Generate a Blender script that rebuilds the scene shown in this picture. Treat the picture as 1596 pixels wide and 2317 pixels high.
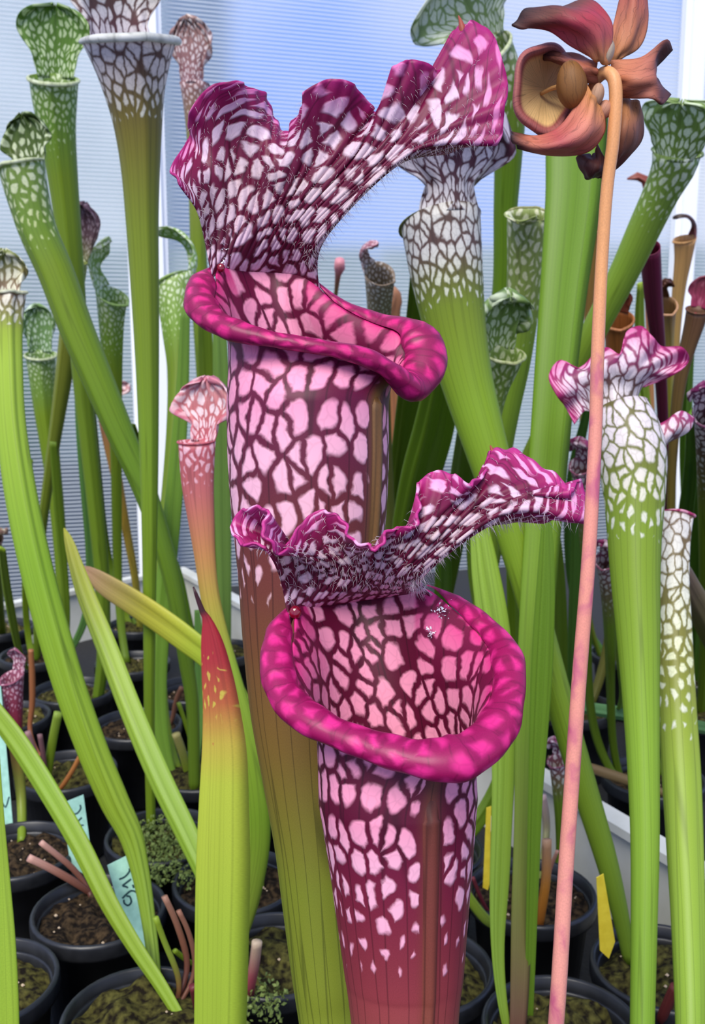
import bpy, math, random
import numpy as np
from mathutils import Vector

random.seed(7)
rng = np.random.default_rng(7)
scene = bpy.context.scene
for o in list(bpy.data.objects):
    bpy.data.objects.remove(o)
COL = scene.collection

# ------------------------------------------------------------------ camera
W, H, FPX = 1596.0, 2317.0, 2200.0
PITCH = math.radians(9.5)
CAMP = np.array([0.0, 0.0, 0.56])
FWD = np.array([0.0, math.cos(PITCH), -math.sin(PITCH)])
UPV = np.array([0.0, math.sin(PITCH), math.cos(PITCH)])
RGT = np.array([1.0, 0.0, 0.0])

cam = bpy.data.cameras.new('camera')
cam.sensor_fit = 'VERTICAL'
cam.sensor_height = 24.0
cam.lens = FPX / H * 24.0
cam.clip_start = 0.01
cam.clip_end = 200
cam.dof.use_dof = True
cam.dof.focus_distance = 0.35
cam.dof.aperture_fstop = 20.0
camo = bpy.data.objects.new('camera', cam)
camo.location = CAMP
camo.rotation_euler = (math.radians(90) - PITCH, 0, 0)
COL.objects.link(camo)
scene.camera = camo

# ------------------------------------------------------------------ world and sun
scene.view_settings.view_transform = 'Standard'
scene.view_settings.look = 'None'
scene.view_settings.gamma = 1.0
scene.view_settings.use_curve_mapping = False
scene.view_settings.exposure = 0.4

world = bpy.data.worlds.new('sky')
scene.world = world
world.use_nodes = True
wn = world.node_tree
wn.nodes.clear()
w_out = wn.nodes.new('ShaderNodeOutputWorld')
w_bg = wn.nodes.new('ShaderNodeBackground')
w_tc = wn.nodes.new('ShaderNodeTexCoord')
w_map = wn.nodes.new('ShaderNodeMapping')
w_map.inputs['Scale'].default_value = (1.6, 1.6, 1.6)
w_map.inputs['Location'].default_value = (0.35, 0.1, 0.2)
w_noi = wn.nodes.new('ShaderNodeTexNoise')
w_noi.inputs['Scale'].default_value = 1.5
w_noi.inputs['Detail'].default_value = 3
w_rmp = wn.nodes.new('ShaderNodeValToRGB')
w_rmp.color_ramp.elements[0].position = 0.36
w_rmp.color_ramp.elements[0].color = (0.10, 0.30, 0.98, 1)
w_rmp.color_ramp.elements[1].position = 0.70
w_rmp.color_ramp.elements[1].color = (0.96, 0.95, 0.93, 1)
wn.links.new(w_tc.outputs['Generated'], w_map.inputs['Vector'])
wn.links.new(w_map.outputs['Vector'], w_noi.inputs['Vector'])
wn.links.new(w_noi.outputs['Fac'], w_rmp.inputs['Fac'])
wn.links.new(w_rmp.outputs['Color'], w_bg.inputs['Color'])
w_bg.inputs['Strength'].default_value = 0.95
wn.links.new(w_bg.outputs['Background'], w_out.inputs['Surface'])

sun = bpy.data.lights.new('sun', 'SUN')
sun.energy = 3.3
sun.angle = math.radians(35)
sun.color = (1.0, 0.95, 0.85)
suno = bpy.data.objects.new('sun', sun)
suno.rotation_euler = (math.radians(38), math.radians(-14), 0)
COL.objects.link(suno)


# ------------------------------------------------------------------ helpers
def c(r, g, b):
    def f(v):
        v = v / 255.0
        return v / 12.92 if v <= 0.04045 else ((v + 0.055) / 1.055) ** 2.4
    return np.array([f(r), f(g), f(b)])


def P(x, y, d):
    a = (x - W / 2) / FPX
    b = -(y - H / 2) / FPX
    return CAMP + d * (FWD + a * RGT + b * UPV)


SOIL = 0.088


def soil_d(y, z=SOIL):
    b = -(y - H / 2) / FPX
    return (z - CAMP[2]) / (FWD[2] + b * UPV[2])


def ground(x, y, z=SOIL):
    return P(x, y, soil_d(y, z))


def unit(v):
    n = np.linalg.norm(v, axis=-1, keepdims=True)
    return v / np.maximum(n, 1e-12)


def crs(pts, n, closed=False, ts=None):
    """Catmull-Rom resample of an (N,k) array into n samples."""
    p = np.asarray(pts, float)
    N = len(p)
    if ts is None:
        ts = np.linspace(0, N if closed else N - 1, n, endpoint=not closed)
    else:
        ts = np.asarray(ts, float)
    i = np.floor(ts).astype(int)
    if not closed:
        i = np.clip(i, 0, N - 2)
    f = (ts - i)[(...,) + (None,) * (p.ndim - 1)]
    if closed:
        g = lambda k: p[(i + k) % N]
        p0, p1, p2, p3 = g(-1), g(0), g(1), g(2)
    else:
        ext = np.concatenate([[2 * p[0] - p[1]], p, [2 * p[-1] - p[-2]]])
        p0, p1, p2, p3 = ext[i], ext[i + 1], ext[i + 2], ext[i + 3]
    return 0.5 * ((2 * p1) + (-p0 + p2) * f + (2 * p0 - 5 * p1 + 4 * p2 - p3) * f ** 2
                  + (-p0 + 3 * p1 - 3 * p2 + p3) * f ** 3)


def tag(o, label=None, cat=None, group=None, kind=None):
    if label: o['label'] = label
    if cat: o['category'] = cat
    if group: o['group'] = group
    if kind: o['kind'] = kind
    return o


def thing(name, label, cat, loc, group=None):
    o = bpy.data.objects.new(name, None)
    o.empty_display_size = 0.02
    o.location = loc
    COL.objects.link(o)
    return tag(o, label, cat, group)


def link(name, mesh, mat, parent=None, thick=0.0, smooth=True, offset=0.0):
    o = bpy.data.objects.new(name, mesh)
    COL.objects.link(o)
    if mat is not None and not mesh.materials:
        mesh.materials.append(mat)
    if smooth:
        mesh.polygons.foreach_set('use_smooth', [True] * len(mesh.polygons))
    if parent is not None:
        o.parent = parent
        o.matrix_parent_inverse = parent_inv(parent)
    if thick > 0:
        m = o.modifiers.new('thickness', 'SOLIDIFY')
        m.thickness = thick
        m.offset = offset
    return o


def parent_inv(p):
    from mathutils import Matrix
    t = Vector((0, 0, 0))
    if p.type != 'EMPTY':
        return Matrix.Identity(4)
    q = p
    while q is not None:
        if q.type == 'EMPTY':
            t = t + Vector(q.location)
        q = q.parent
    return Matrix.Translation(-t)


def mesh_from(name, verts, faces):
    m = bpy.data.meshes.new(name)
    m.from_pydata([tuple(v) for v in verts], [], [tuple(f) for f in faces])
    m.update()
    return m


def grid_mesh(name, G, wrap=False, uv=None, base=None, cell=None, areole=None, cap_end=False):
    """G (R,C,3). uv (R,C+1 or C,2). base/cell (R,C,3), areole (R,C)."""
    R, C = G.shape[:2]
    V = G.reshape(-1, 3)
    nc = C if wrap else C - 1
    ii, jj = np.meshgrid(np.arange(R - 1), np.arange(nc), indexing='ij')
    ii = ii.ravel(); jj = jj.ravel(); j2 = (jj + 1) % C
    Fq = np.stack([ii * C + jj, ii * C + j2, (ii + 1) * C + j2, (ii + 1) * C + jj], 1)
    faces = Fq.tolist()
    if cap_end and wrap:
        faces.append([(R - 1) * C + k for k in range(C)])
    m = bpy.data.meshes.new(name)
    m.from_pydata(V.tolist(), [], faces)
    m.update()
    if uv is not None:
        lay = m.uv_layers.new(name='UVMap')
        q = np.stack([uv[ii, jj], uv[ii, jj + 1], uv[ii + 1, jj + 1], uv[ii + 1, jj]], 1).reshape(-1, 2)
        flat = np.zeros((len(m.loops), 2))
        flat[:len(q)] = q
        lay.data.foreach_set('uv', flat.ravel())
    for nm, arr in (('base', base), ('cell', cell)):
        if arr is not None:
            at = m.attributes.new(nm, 'FLOAT_COLOR', 'POINT')
            col = np.ones((R * C, 4)); col[:, :3] = np.broadcast_to(arr, (R, C, 3)).reshape(-1, 3)
            at.data.foreach_set('color', col.ravel())
    if areole is not None:
        at = m.attributes.new('areole', 'FLOAT', 'POINT')
        at.data.foreach_set('value', np.broadcast_to(areole, (R, C)).astype(float).ravel().copy())
    return m


# ------------------------------------------------------------------ materials
def newmat(name):
    m = bpy.data.materials.new(name)
    m.use_nodes = True
    m.node_tree.nodes.clear()
    return m, m.node_tree.nodes, m.node_tree.links


def nd(N, t, **kw):
    n = N.new(t)
    for k, v in kw.items():
        setattr(n, k, v)
    return n


def simple(name, col, rough=0.5, noise_scale=0, col2=None, bump=0.0, spec=0.5, trans=0.0, metal=0.0, detail=4, lo=.35, hi=.65):
    m, N, L = newmat(name)
    out = nd(N, 'ShaderNodeOutputMaterial')
    b = nd(N, 'ShaderNodeBsdfPrincipled')
    b.inputs['Roughness'].default_value = rough
    b.inputs['Specular IOR Level'].default_value = spec
    b.inputs['Metallic'].default_value = metal
    b.inputs['Base Color'].default_value = (*col, 1)
    csock = None
    if noise_scale:
        tc = nd(N, 'ShaderNodeTexCoord')
        no = nd(N, 'ShaderNodeTexNoise')
        no.inputs['Scale'].default_value = noise_scale
        no.inputs['Detail'].default_value = detail
        L.new(tc.outputs['Object'], no.inputs['Vector'])
        r = nd(N, 'ShaderNodeValToRGB')
        r.color_ramp.elements[0].color = (*col, 1)
        r.color_ramp.elements[1].color = (*(col2 if col2 is not None else col), 1)
        r.color_ramp.elements[0].position = lo
        r.color_ramp.elements[1].position = hi
        L.new(no.outputs['Fac'], r.inputs['Fac'])
        L.new(r.outputs['Color'], b.inputs['Base Color'])
        csock = r.outputs['Color']
        if bump:
            bp = nd(N, 'ShaderNodeBump')
            bp.inputs['Strength'].default_value = bump
            bp.inputs['Distance'].default_value = 0.002
            L.new(no.outputs['Fac'], bp.inputs['Height'])
            L.new(bp.outputs['Normal'], b.inputs['Normal'])
    if trans > 0:
        t = nd(N, 'ShaderNodeBsdfTranslucent')
        t.inputs['Color'].default_value = (*col, 1)
        if csock: L.new(csock, t.inputs['Color'])
        mx = nd(N, 'ShaderNodeMixShader')
        mx.inputs[0].default_value = trans
        L.new(b.outputs[0], mx.inputs[1]); L.new(t.outputs[0], mx.inputs[2])
        L.new(mx.outputs[0], out.inputs[0])
    else:
        L.new(b.outputs[0], out.inputs[0])
    return m


def skin_material(name, warp=0.35, stretch=0.62, soft=0.10, rough=0.42, trans=0.22, veinfac=0.55, bump=0.25, subv=0.8, vscale=(1.15, 0.07), amul=1.0, jag=0.09):
    """Pitcher skin: net of veins around pale areoles, colours come from the mesh."""
    m, N, L = newmat(name)
    out = nd(N, 'ShaderNodeOutputMaterial')
    bsdf = nd(N, 'ShaderNodeBsdfPrincipled')
    bsdf.inputs['Roughness'].default_value = rough
    bsdf.inputs['Specular IOR Level'].default_value = 0.35
    uvn = nd(N, 'ShaderNodeUVMap', uv_map='UVMap')
    ab = nd(N, 'ShaderNodeAttribute', attribute_name='base')
    ac = nd(N, 'ShaderNodeAttribute', attribute_name='cell')
    aa = nd(N, 'ShaderNodeAttribute', attribute_name='areole')
    # warp the coordinates
    n1 = nd(N, 'ShaderNodeTexNoise'); n1.inputs['Scale'].default_value = 0.9; n1.inputs['Detail'].default_value = 2
    L.new(uvn.outputs[0], n1.inputs['Vector'])
    vs = nd(N, 'ShaderNodeVectorMath', operation='SUBTRACT'); vs.inputs[1].default_value = (0.5, 0.5, 0.5)
    L.new(n1.outputs['Color'], vs.inputs[0])
    vm = nd(N, 'ShaderNodeVectorMath', operation='SCALE'); vm.inputs['Scale'].default_value = warp * 2
    L.new(vs.outputs[0], vm.inputs[0])
    va = nd(N, 'ShaderNodeVectorMath', operation='ADD')
    L.new(uvn.outputs[0], va.inputs[0]); L.new(vm.outputs[0], va.inputs[1])
    mp = nd(N, 'ShaderNodeMapping'); mp.inputs['Scale'].default_value = (1, stretch, 1)
    L.new(va.outputs[0], mp.inputs['Vector'])
    vo = nd(N, 'ShaderNodeTexVoronoi', voronoi_dimensions='2D', feature='DISTANCE_TO_EDGE')
    vo.inputs['Scale'].default_value = 1.0
    L.new(mp.outputs[0], vo.inputs['Vector'])
    # a little unevenness of the cell border
    n2 = nd(N, 'ShaderNodeTexNoise'); n2.inputs['Scale'].default_value = 5.0; n2.inputs['Detail'].default_value = 3
    L.new(uvn.outputs[0], n2.inputs['Vector'])
    s2 = nd(N, 'ShaderNodeMath', operation='MULTIPLY_ADD'); s2.inputs[1].default_value = jag; s2.inputs[2].default_value = -jag / 2
    L.new(n2.outputs['Fac'], s2.inputs[0])
    dsum = nd(N, 'ShaderNodeMath', operation='ADD')
    L.new(vo.outputs['Distance'], dsum.inputs[0]); L.new(s2.outputs[0], dsum.inputs[1])
    # round the corners of the cells
    vf = nd(N, 'ShaderNodeTexVoronoi', voronoi_dimensions='2D', feature='F1')
    vf.inputs['Scale'].default_value = 1.0
    L.new(mp.outputs[0], vf.inputs['Vector'])
    rc = nd(N, 'ShaderNodeMath', operation='MULTIPLY_ADD'); rc.inputs[1].default_value = -0.75; rc.inputs[2].default_value = 0.56
    L.new(vf.outputs['Distance'], rc.inputs[0])
    rm = nd(N, 'ShaderNodeMath', operation='SMOOTH_MIN'); rm.inputs[2].default_value = 0.12
    L.new(dsum.outputs[0], rm.inputs[0]); L.new(rc.outputs[0], rm.inputs[1])
    dsum = rm
    # threshold from areole
    inv = nd(N, 'ShaderNodeMapRange'); inv.inputs['To Min'].default_value = 1.0; inv.inputs['To Max'].default_value = 1.0 - amul
    L.new(aa.outputs['Fac'], inv.inputs['Value'])
    pw = nd(N, 'ShaderNodeMath', operation='POWER'); pw.inputs[1].default_value = 5.0
    L.new(inv.outputs[0], pw.inputs[0])
    th0 = nd(N, 'ShaderNodeMath', operation='MULTIPLY_ADD'); th0.inputs[1].default_value = 0.33; th0.inputs[2].default_value = 0.015
    L.new(inv.outputs[0], th0.inputs[0])
    thr = nd(N, 'ShaderNodeMath', operation='MULTIPLY_ADD'); thr.inputs[1].default_value = 0.40
    L.new(pw.outputs[0], thr.inputs[0]); L.new(th0.outputs[0], thr.inputs[2])
    thr2 = nd(N, 'ShaderNodeMath', operation='ADD'); thr2.inputs[1].default_value = soft
    L.new(thr.outputs[0], thr2.inputs[0])
    mr = nd(N, 'ShaderNodeMapRange', interpolation_type='SMOOTHSTEP')
    L.new(dsum.outputs[0], mr.inputs['Value'])
    L.new(thr.outputs[0], mr.inputs['From Min']); L.new(thr2.outputs[0], mr.inputs['From Max'])
    # finer sub-cells inside each areole
    vo3 = nd(N, 'ShaderNodeTexVoronoi', voronoi_dimensions='2D', feature='DISTANCE_TO_EDGE')
    vo3.inputs['Scale'].default_value = 1.9
    L.new(mp.outputs[0], vo3.inputs['Vector'])
    mr4 = nd(N, 'ShaderNodeMapRange', interpolation_type='SMOOTHSTEP')
    mr4.inputs['From Min'].default_value = 0.0; mr4.inputs['From Max'].default_value = 0.14
    mr4.inputs['To Min'].default_value = subv; mr4.inputs['To Max'].default_value = 1.0
    L.new(vo3.outputs['Distance'], mr4.inputs['Value'])
    fm = nd(N, 'ShaderNodeMath', operation='MULTIPLY')
    L.new(mr.outputs[0], fm.inputs[0]); L.new(mr4.outputs[0], fm.inputs[1])
    # long veins
    mp2 = nd(N, 'ShaderNodeMapping'); mp2.inputs['Scale'].default_value = (vscale[0], vscale[1], 1)
    L.new((va if vscale[1] > 0.05 else uvn).outputs[0], mp2.inputs['Vector'])
    vo2 = nd(N, 'ShaderNodeTexVoronoi', voronoi_dimensions='2D', feature='DISTANCE_TO_EDGE')
    vo2.inputs['Scale'].default_value = 1.0
    L.new(mp2.outputs[0], vo2.inputs['Vector'])
    mr2 = nd(N, 'ShaderNodeMapRange', interpolation_type='SMOOTHSTEP')
    mr2.inputs['From Min'].default_value = 0.0; mr2.inputs['From Max'].default_value = 0.07
    mr2.inputs['To Min'].default_value = veinfac; mr2.inputs['To Max'].default_value = 1.0
    L.new(vo2.outputs['Distance'], mr2.inputs['Value'])
    # fine mottling
    n3 = nd(N, 'ShaderNodeTexNoise'); n3.inputs['Scale'].default_value = 14.0; n3.inputs['Detail'].default_value = 3
    L.new(uvn.outputs[0], n3.inputs['Vector'])
    mr3 = nd(N, 'ShaderNodeMapRange'); mr3.inputs['To Min'].default_value = 0.78; mr3.inputs['To Max'].default_value = 1.2
    L.new(n3.outputs['Fac'], mr3.inputs['Value'])
    mul = nd(N, 'ShaderNodeMath', operation='MULTIPLY')
    L.new(mr2.outputs[0], mul.inputs[0]); L.new(mr3.outputs[0], mul.inputs[1])
    bs = nd(N, 'ShaderNodeVectorMath', operation='SCALE')
    L.new(ab.outputs['Color'], bs.inputs[0]); L.new(mul.outputs[0], bs.inputs['Scale'])
    mix = nd(N, 'ShaderNodeMix', data_type='RGBA')
    L.new(fm.outputs[0], mix.inputs['Factor'])
    L.new(bs.outputs[0], mix.inputs[6]); L.new(ac.outputs['Color'], mix.inputs[7])
    L.new(mix.outputs[2], bsdf.inputs['Base Color'])
    bp = nd(N, 'ShaderNodeBump'); bp.inputs['Strength'].default_value = bump; bp.inputs['Distance'].default_value = 0.0012
    L.new(mr.outputs[0], bp.inputs['Height'])
    L.new(bp.outputs['Normal'], bsdf.inputs['Normal'])
    tr = nd(N, 'ShaderNodeBsdfTranslucent')
    L.new(mix.outputs[2], tr.inputs['Color'])
    ms = nd(N, 'ShaderNodeMixShader'); ms.inputs[0].default_value = trans
    L.new(bsdf.outputs[0], ms.inputs[1]); L.new(tr.outputs[0], ms.inputs[2])
    L.new(ms.outputs[0], out.inputs[0])
    return m


SKIN = skin_material('pitcher_skin', warp=0.36, soft=0.15, stretch=0.68, rough=0.5, amul=1.0, trans=0.14, subv=0.9, vscale=(1.0, 0.03))
SKIN_BG = skin_material('pale_pitcher_skin', soft=0.16, trans=0.28, bump=0.1, veinfac=0.72, vscale=(1.2, 0.02), amul=1.22)
LEAF = skin_material('green_leaf', trans=0.28, veinfac=0.80, rough=0.42, bump=0.0, vscale=(2.2, 0.012))
HAIR = simple('white_hair', c(235, 222, 226), rough=0.5, trans=0.3)
BLACK = simple('black_plastic', c(20, 21, 24), rough=0.38, noise_scale=60, col2=c(34, 35, 38), spec=0.5)
MOSS = simple('mossy_soil', c(26, 21, 14), rough=0.95, noise_scale=170, col2=c(88, 84, 40), bump=1.0, spec=0.1, detail=8, lo=.38, hi=.68)
SOILM = simple('peat_soil', c(22, 17, 13), rough=0.95, noise_scale=200, col2=c(80, 64, 44), bump=1.0, spec=0.1, detail=8, lo=.42, hi=.75)
WHITEP = simple('white_plastic', c(214, 214, 206), rough=0.45, noise_scale=9, col2=c(186, 186, 172), detail=6)
ALU = simple('white_coated_post', c(238, 240, 242), rough=0.35)
DEAD = simple('dead_stalk', c(150, 104, 84), rough=0.7, noise_scale=80, col2=c(104, 66, 52))
FLOORM = simple('dark_ground_cloth', c(16, 16, 17), rough=0.8, noise_scale=200, col2=c(30, 29, 28), bump=0.5)
MINT = simple('mint_plastic', c(176, 226, 208), rough=0.5, noise_scale=160, col2=c(158, 208, 190))
YELLOW = simple('yellow_plastic', c(238, 214, 62), rough=0.5, noise_scale=160, col2=c(226, 200, 50))
INK = simple('dark_ink', c(36, 70, 74), rough=0.6)
GRASS = simple('grass_outside', c(64, 80, 80), rough=0.9, noise_scale=3, col2=c(92, 106, 104))
HEDGE = simple('hedge_outside', c(66, 110, 52), rough=0.9, noise_scale=6, col2=c(110, 150, 90))


# ------------------------------------------------------------------ setting
def box(name, lo, hi, mat, parent=None, smooth=False):
    x0, y0, z0 = lo; x1, y1, z1 = hi
    v = [(x0, y0, z0), (x1, y0, z0), (x1, y1, z0), (x0, y1, z0), (x0, y0, z1), (x1, y0, z1), (x1, y1, z1), (x0, y1, z1)]
    f = [(3, 2, 1, 0), (4, 5, 6, 7), (0, 1, 5, 4), (1, 2, 6, 5), (2, 3, 7, 6), (3, 0, 4, 7)]
    return link(name, mesh_from(name, v, f), mat, parent, smooth=smooth)


def wallbox(name, a, b, z0, z1, t, mat, parent=None, bow=0.0, n=1):
    """vertical board from plan point a to b, thickness t, optional outward bow."""
    a = np.array(a, float); b = np.array(b, float)
    dvec = unit(b - a); nrm = np.array([-dvec[1], dvec[0]])
    vs = []; fs = []
    for k in range(n + 1):
        s = k / n
        p = a + (b - a) * s + nrm * bow * 4 * s * (1 - s)
        for (o, z) in ((-t / 2, z0), (t / 2, z0), (t / 2, z1), (-t / 2, z1)):
            q = p + nrm * o
            vs.append((q[0], q[1], z))
    for k in range(n):
        i = k * 4; j = i + 4
        for e in range(4):
            fs.append((i + e, i + (e + 1) % 4, j + (e + 1) % 4, j + e))
    fs.append((3, 2, 1, 0)); fs.append(tuple(n * 4 + k for k in range(4)))
    return link(name, mesh_from(name, vs, fs), mat, parent, smooth=False)


fl = box('floor', (-3.2, -0.9, -0.03), (3.4, 5.2, 0.0), FLOORM)
tag(fl, kind='structure')

# polycarbonate wall
WA = math.radians(17)                       # turned so that its right end is farther away
WDIR = np.array([math.cos(WA), math.sin(WA)])
WNRM = np.array([-math.sin(WA), math.cos(WA)])
WP0 = np.array([0.0, 2.36])


def wall_material():
    m, N, L = newmat('ribbed_polycarbonate')
    out = nd(N, 'ShaderNodeOutputMaterial')
    tc = nd(N, 'ShaderNodeTexCoord')
    sx = nd(N, 'ShaderNodeSeparateXYZ'); L.new(tc.outputs['Object'], sx.inputs[0])
    mu = nd(N, 'ShaderNodeMath', operation='MULTIPLY'); mu.inputs[1].default_value = 1 / 0.0088
    L.new(sx.outputs['Z'], mu.inputs[0])
    fr = nd(N, 'ShaderNodeMath', operation='FRACT'); L.new(mu.outputs[0], fr.inputs[0])
    pp = nd(N, 'ShaderNodeMath', operation='PINGPONG'); pp.inputs[1].default_value = 0.5
    L.new(fr.outputs[0], pp.inputs[0])
    web = nd(N, 'ShaderNodeMapRange', interpolation_type='SMOOTHSTEP')
    web.inputs['From Min'].default_value = 0.06; web.inputs['From Max'].default_value = 0.24
    web.inputs['To Min'].default_value = 1.0; web.inputs['To Max'].default_value = 0.0
    L.new(pp.outputs[0], web.inputs['Value'])
    rf = nd(N, 'ShaderNodeBsdfRefraction'); rf.inputs['Roughness'].default_value = 0.34; rf.inputs['IOR'].default_value = 1.12
    rf.inputs['Color'].default_value = (0.94, 0.97, 0.98, 1)
    tr = nd(N, 'ShaderNodeBsdfTranslucent'); tr.inputs['Color'].default_value = (0.80, 0.84, 0.86, 1)
    df = nd(N, 'ShaderNodeBsdfDiffuse'); df.inputs['Color'].default_value = (0.62, 0.66, 0.68, 1)
    mx = nd(N, 'ShaderNodeMixShader'); mx.inputs[0].default_value = 0.3
    L.new(rf.outputs[0], mx.inputs[1]); L.new(tr.outputs[0], mx.inputs[2])
    mx2 = nd(N, 'ShaderNodeMixShader')
    sc = nd(N, 'ShaderNodeMath', operation='MULTIPLY'); sc.inputs[1].default_value = 0.75
    L.new(web.outputs[0], sc.inputs[0]); L.new(sc.outputs[0], mx2.inputs[0])
    L.new(mx.outputs[0], mx2.inputs[1]); L.new(df.outputs[0], mx2.inputs[2])
    L.new(mx2.outputs[0], out.inputs[0])
    return m


POLY = wall_material()
a = WP0 - WDIR * 2.6; b = WP0 + WDIR * 3.4
wall = link('wall_back', mesh_from('wall_back', [(*a, 0.0), (*b, 0.0), (*b, 2.6), (*a, 2.6)], [(0, 1, 2, 3)]), POLY, smooth=False)
tag(wall, kind='structure')


def wall_at(px):
    """plan point on the wall under pixel column px."""
    a_ = (px - W / 2) / FPX
    dirx, diry = a_, math.cos(PITCH)
    # CAM + t*(dirx,diry) on the wall line
    den = dirx * WNRM[0] + diry * WNRM[1]
    t = (WP0 @ WNRM) / den
    return np.array([dirx * t, diry * t])


def post(name, px, wid, label):
    p = wall_at(px) - WNRM * 0.025
    q0 = p - WDIR * wid / 2; q1 = p + WDIR * wid / 2
    root = thing(name, label, 'post', (p[0], p[1], 0))
    wallbox('post_body', q0, q1, 0.0, 2.6, 0.045, ALU, root)
    wallbox('edge_flange', q1 - WDIR * 0.004, q1 + WDIR * 0.012, 0.0, 2.6, 0.02, ALU, root)
    wallbox('edge_flange', q0 - WDIR * 0.012, q0 + WDIR * 0.004, 0.0, 2.6, 0.02, ALU, root)
    return root


post('greenhouse_post', 352, 0.062, 'wide white greenhouse wall post behind the flaring green pitcher')
post('greenhouse_post', 1500, 0.040, 'narrow white greenhouse wall post behind the dried brown flower')

# outside: ground, hedge
og = box('ground_outside', (-30, 3.0, -0.25), (30, 45, -0.2), GRASS); tag(og, kind='structure')


def blob(name, loc, r, mat, label, cat, seed, group=None):
    rr = np.random.default_rng(seed)
    nu, nv = 26, 16
    th = np.linspace(0, 2 * math.pi, nu, endpoint=False)
    ph = np.linspace(0.05, math.pi - 0.05, nv)
    k = rr.normal(size=(6, 3)) * 2.2; pz = rr.uniform(0, 6, 6)
    G = np.zeros((nv, nu, 3))
    for i, p in enumerate(ph):
        d = np.stack([np.sin(p) * np.cos(th), np.sin(p) * np.sin(th), np.full(nu, math.cos(p))], 1)
        s = 1 + 0.10 * sum(np.sin(d @ k[q] * 2 + pz[q]) for q in range(6)) / 2
        G[i] = np.array(loc) + d * s[:, None] * np.array(r)
    o = link(name, grid_mesh(name, G, wrap=True), mat)
    return tag(o, label, cat, group)


PALEW = simple('pale_render_outside', c(176, 186, 188), rough=0.9, noise_scale=2, col2=c(196, 204, 206))
GREYF = simple('grey_fence_outside', c(128, 144, 146), rough=0.9, noise_scale=4, col2=c(150, 164, 164))
bl = thing('pale_building', 'pale blurred building outside behind the ribbed wall, left of the wide post', 'building', (-3.1, 8.0, -0.2))
box('building_wall', (-7.0, 7.0, -0.2), (-1.35, 10.0, 4.6), PALEW, bl)
box('roof_edge', (-7.1, 6.9, 4.6), (-1.25, 10.1, 4.8), PALEW, bl)
fe = thing('grey_fence', 'low grey fence outside, blurred behind the ribbed wall', 'fence', (0, 6.3, -0.2))
for k in range(16):
    box('fence_panel', (-8 + k * 1.0 + 0.02, 6.28 + 0.02 * (k % 2), -0.2), (-7 + k * 1.0 - 0.02, 6.34 + 0.02 * (k % 2), 1.15), GREYF, fe)
blob('hedge_bush', (-2.6, 5.2, 0.45), (0.9, 0.7, 0.85), HEDGE, 'blurred green bush outside behind the ribbed wall by the left post', 'bush', 3)

# ------------------------------------------------------------------ white tray
tr_c = ground(405, 1290, 0.10)[:2]
tr_l = ground(-60, 1388, 0.10)[:2]
tr_r = ground(1760, 2090, 0.10)[:2]
tray = thing('white_tray', 'long white plastic tray holding the black pots of pitcher plants', 'tray', (tr_c[0], tr_c[1], 0))
ldir = unit(tr_l - tr_c)
tr_l2 = tr_c + ldir * 0.85
tr_r2 = tr_r + unit(tr_r - tr_c) * 0.15
wallbox('tray_wall', tr_c, tr_l2, 0.0, 0.105, 0.006, WHITEP, tray)
wallbox('tray_rim', tr_c, tr_l2, 0.098, 0.106, 0.022, WHITEP, tray)
wallbox('tray_wall', tr_c, tr_r2, 0.0, 0.105, 0.006, WHITEP, tray, bow=0.012, n=12)
wallbox('tray_rim', tr_c, tr_r2, 0.097, 0.106, 0.024, WHITEP, tray, bow=0.012, n=12)


# ------------------------------------------------------------------ pots
def lathe(prof, n=40):
    th = np.linspace(0, 2 * math.pi, n, endpoint=False)
    G = np.zeros((len(prof), n, 3))
    for i, (r, z) in enumerate(prof):
        G[i] = np.stack([r * np.cos(th), r * np.sin(th), np.full(n, z)], 1)
    return G


POT_R = 0.056
pot_body_me = grid_mesh('pot_body', lathe([(0.0005, 0.001), (0.040, 0.001), (0.0415, 0.004), (POT_R - 0.006, 0.086), (POT_R - 0.004, 0.086), (POT_R - 0.0055, 0.09),
                                         (POT_R - 0.0075, 0.088), (POT_R - 0.0085, 0.08), (0.042, 0.01), (0.0005, 0.006)]), wrap=True)
pot_rim_me = grid_mesh('pot_rim', lathe([(POT_R - 0.0055, 0.084), (POT_R - 0.0005, 0.0845), (POT_R, 0.087), (POT_R, 0.096), (POT_R - 0.001, 0.0982), (POT_R - 0.003, 0.0988),
                                       (POT_R - 0.0045, 0.0975), (POT_R - 0.006, 0.086)]), wrap=True)
for me in (pot_body_me, pot_rim_me):
    me.materials.append(BLACK)
    me.polygons.foreach_set('use_smooth', [True] * len(me.polygons))


def soil_mesh(seed, mat):
    rr = np.random.default_rng(seed)
    nr, na = 16, 44
    th = np.linspace(0, 2 * math.pi, na, endpoint=False)
    G = np.zeros((nr, na, 3))
    kx = rr.normal(size=(14, 2)) * np.linspace(40, 330, 14)[:, None]; ph = rr.uniform(0, 6.3, 14); am = np.linspace(0.0018, 0.0006, 14)
    for i in range(nr):
        r = (POT_R - 0.0082) * (i / (nr - 1)) ** 0.8 + 0.0003
        xy = np.stack([r * np.cos(th), r * np.sin(th)], 1)
        z = sum(am[q] * np.sin(xy @ kx[q] + ph[q]) for q in range(14))
        G[i, :, :2] = xy
        G[i, :, 2] = 0.0855 + z * 1.1 + 0.004 * (1 - (i / (nr - 1)) ** 2)
    me = grid_mesh('soil', G[::-1], wrap=True)
    me.materials.append(mat)
    me.polygons.foreach_set('use_smooth', [True] * len(me.polygons))
    return me


SOILS = [soil_mesh(s, MOSS if s % 3 else SOILM) for s in range(6)]
# little bits of perlite and debris lying on the soil
PERL = simple('pale_grit', c(190, 168, 140), rough=0.8)
POTS = []


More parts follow.
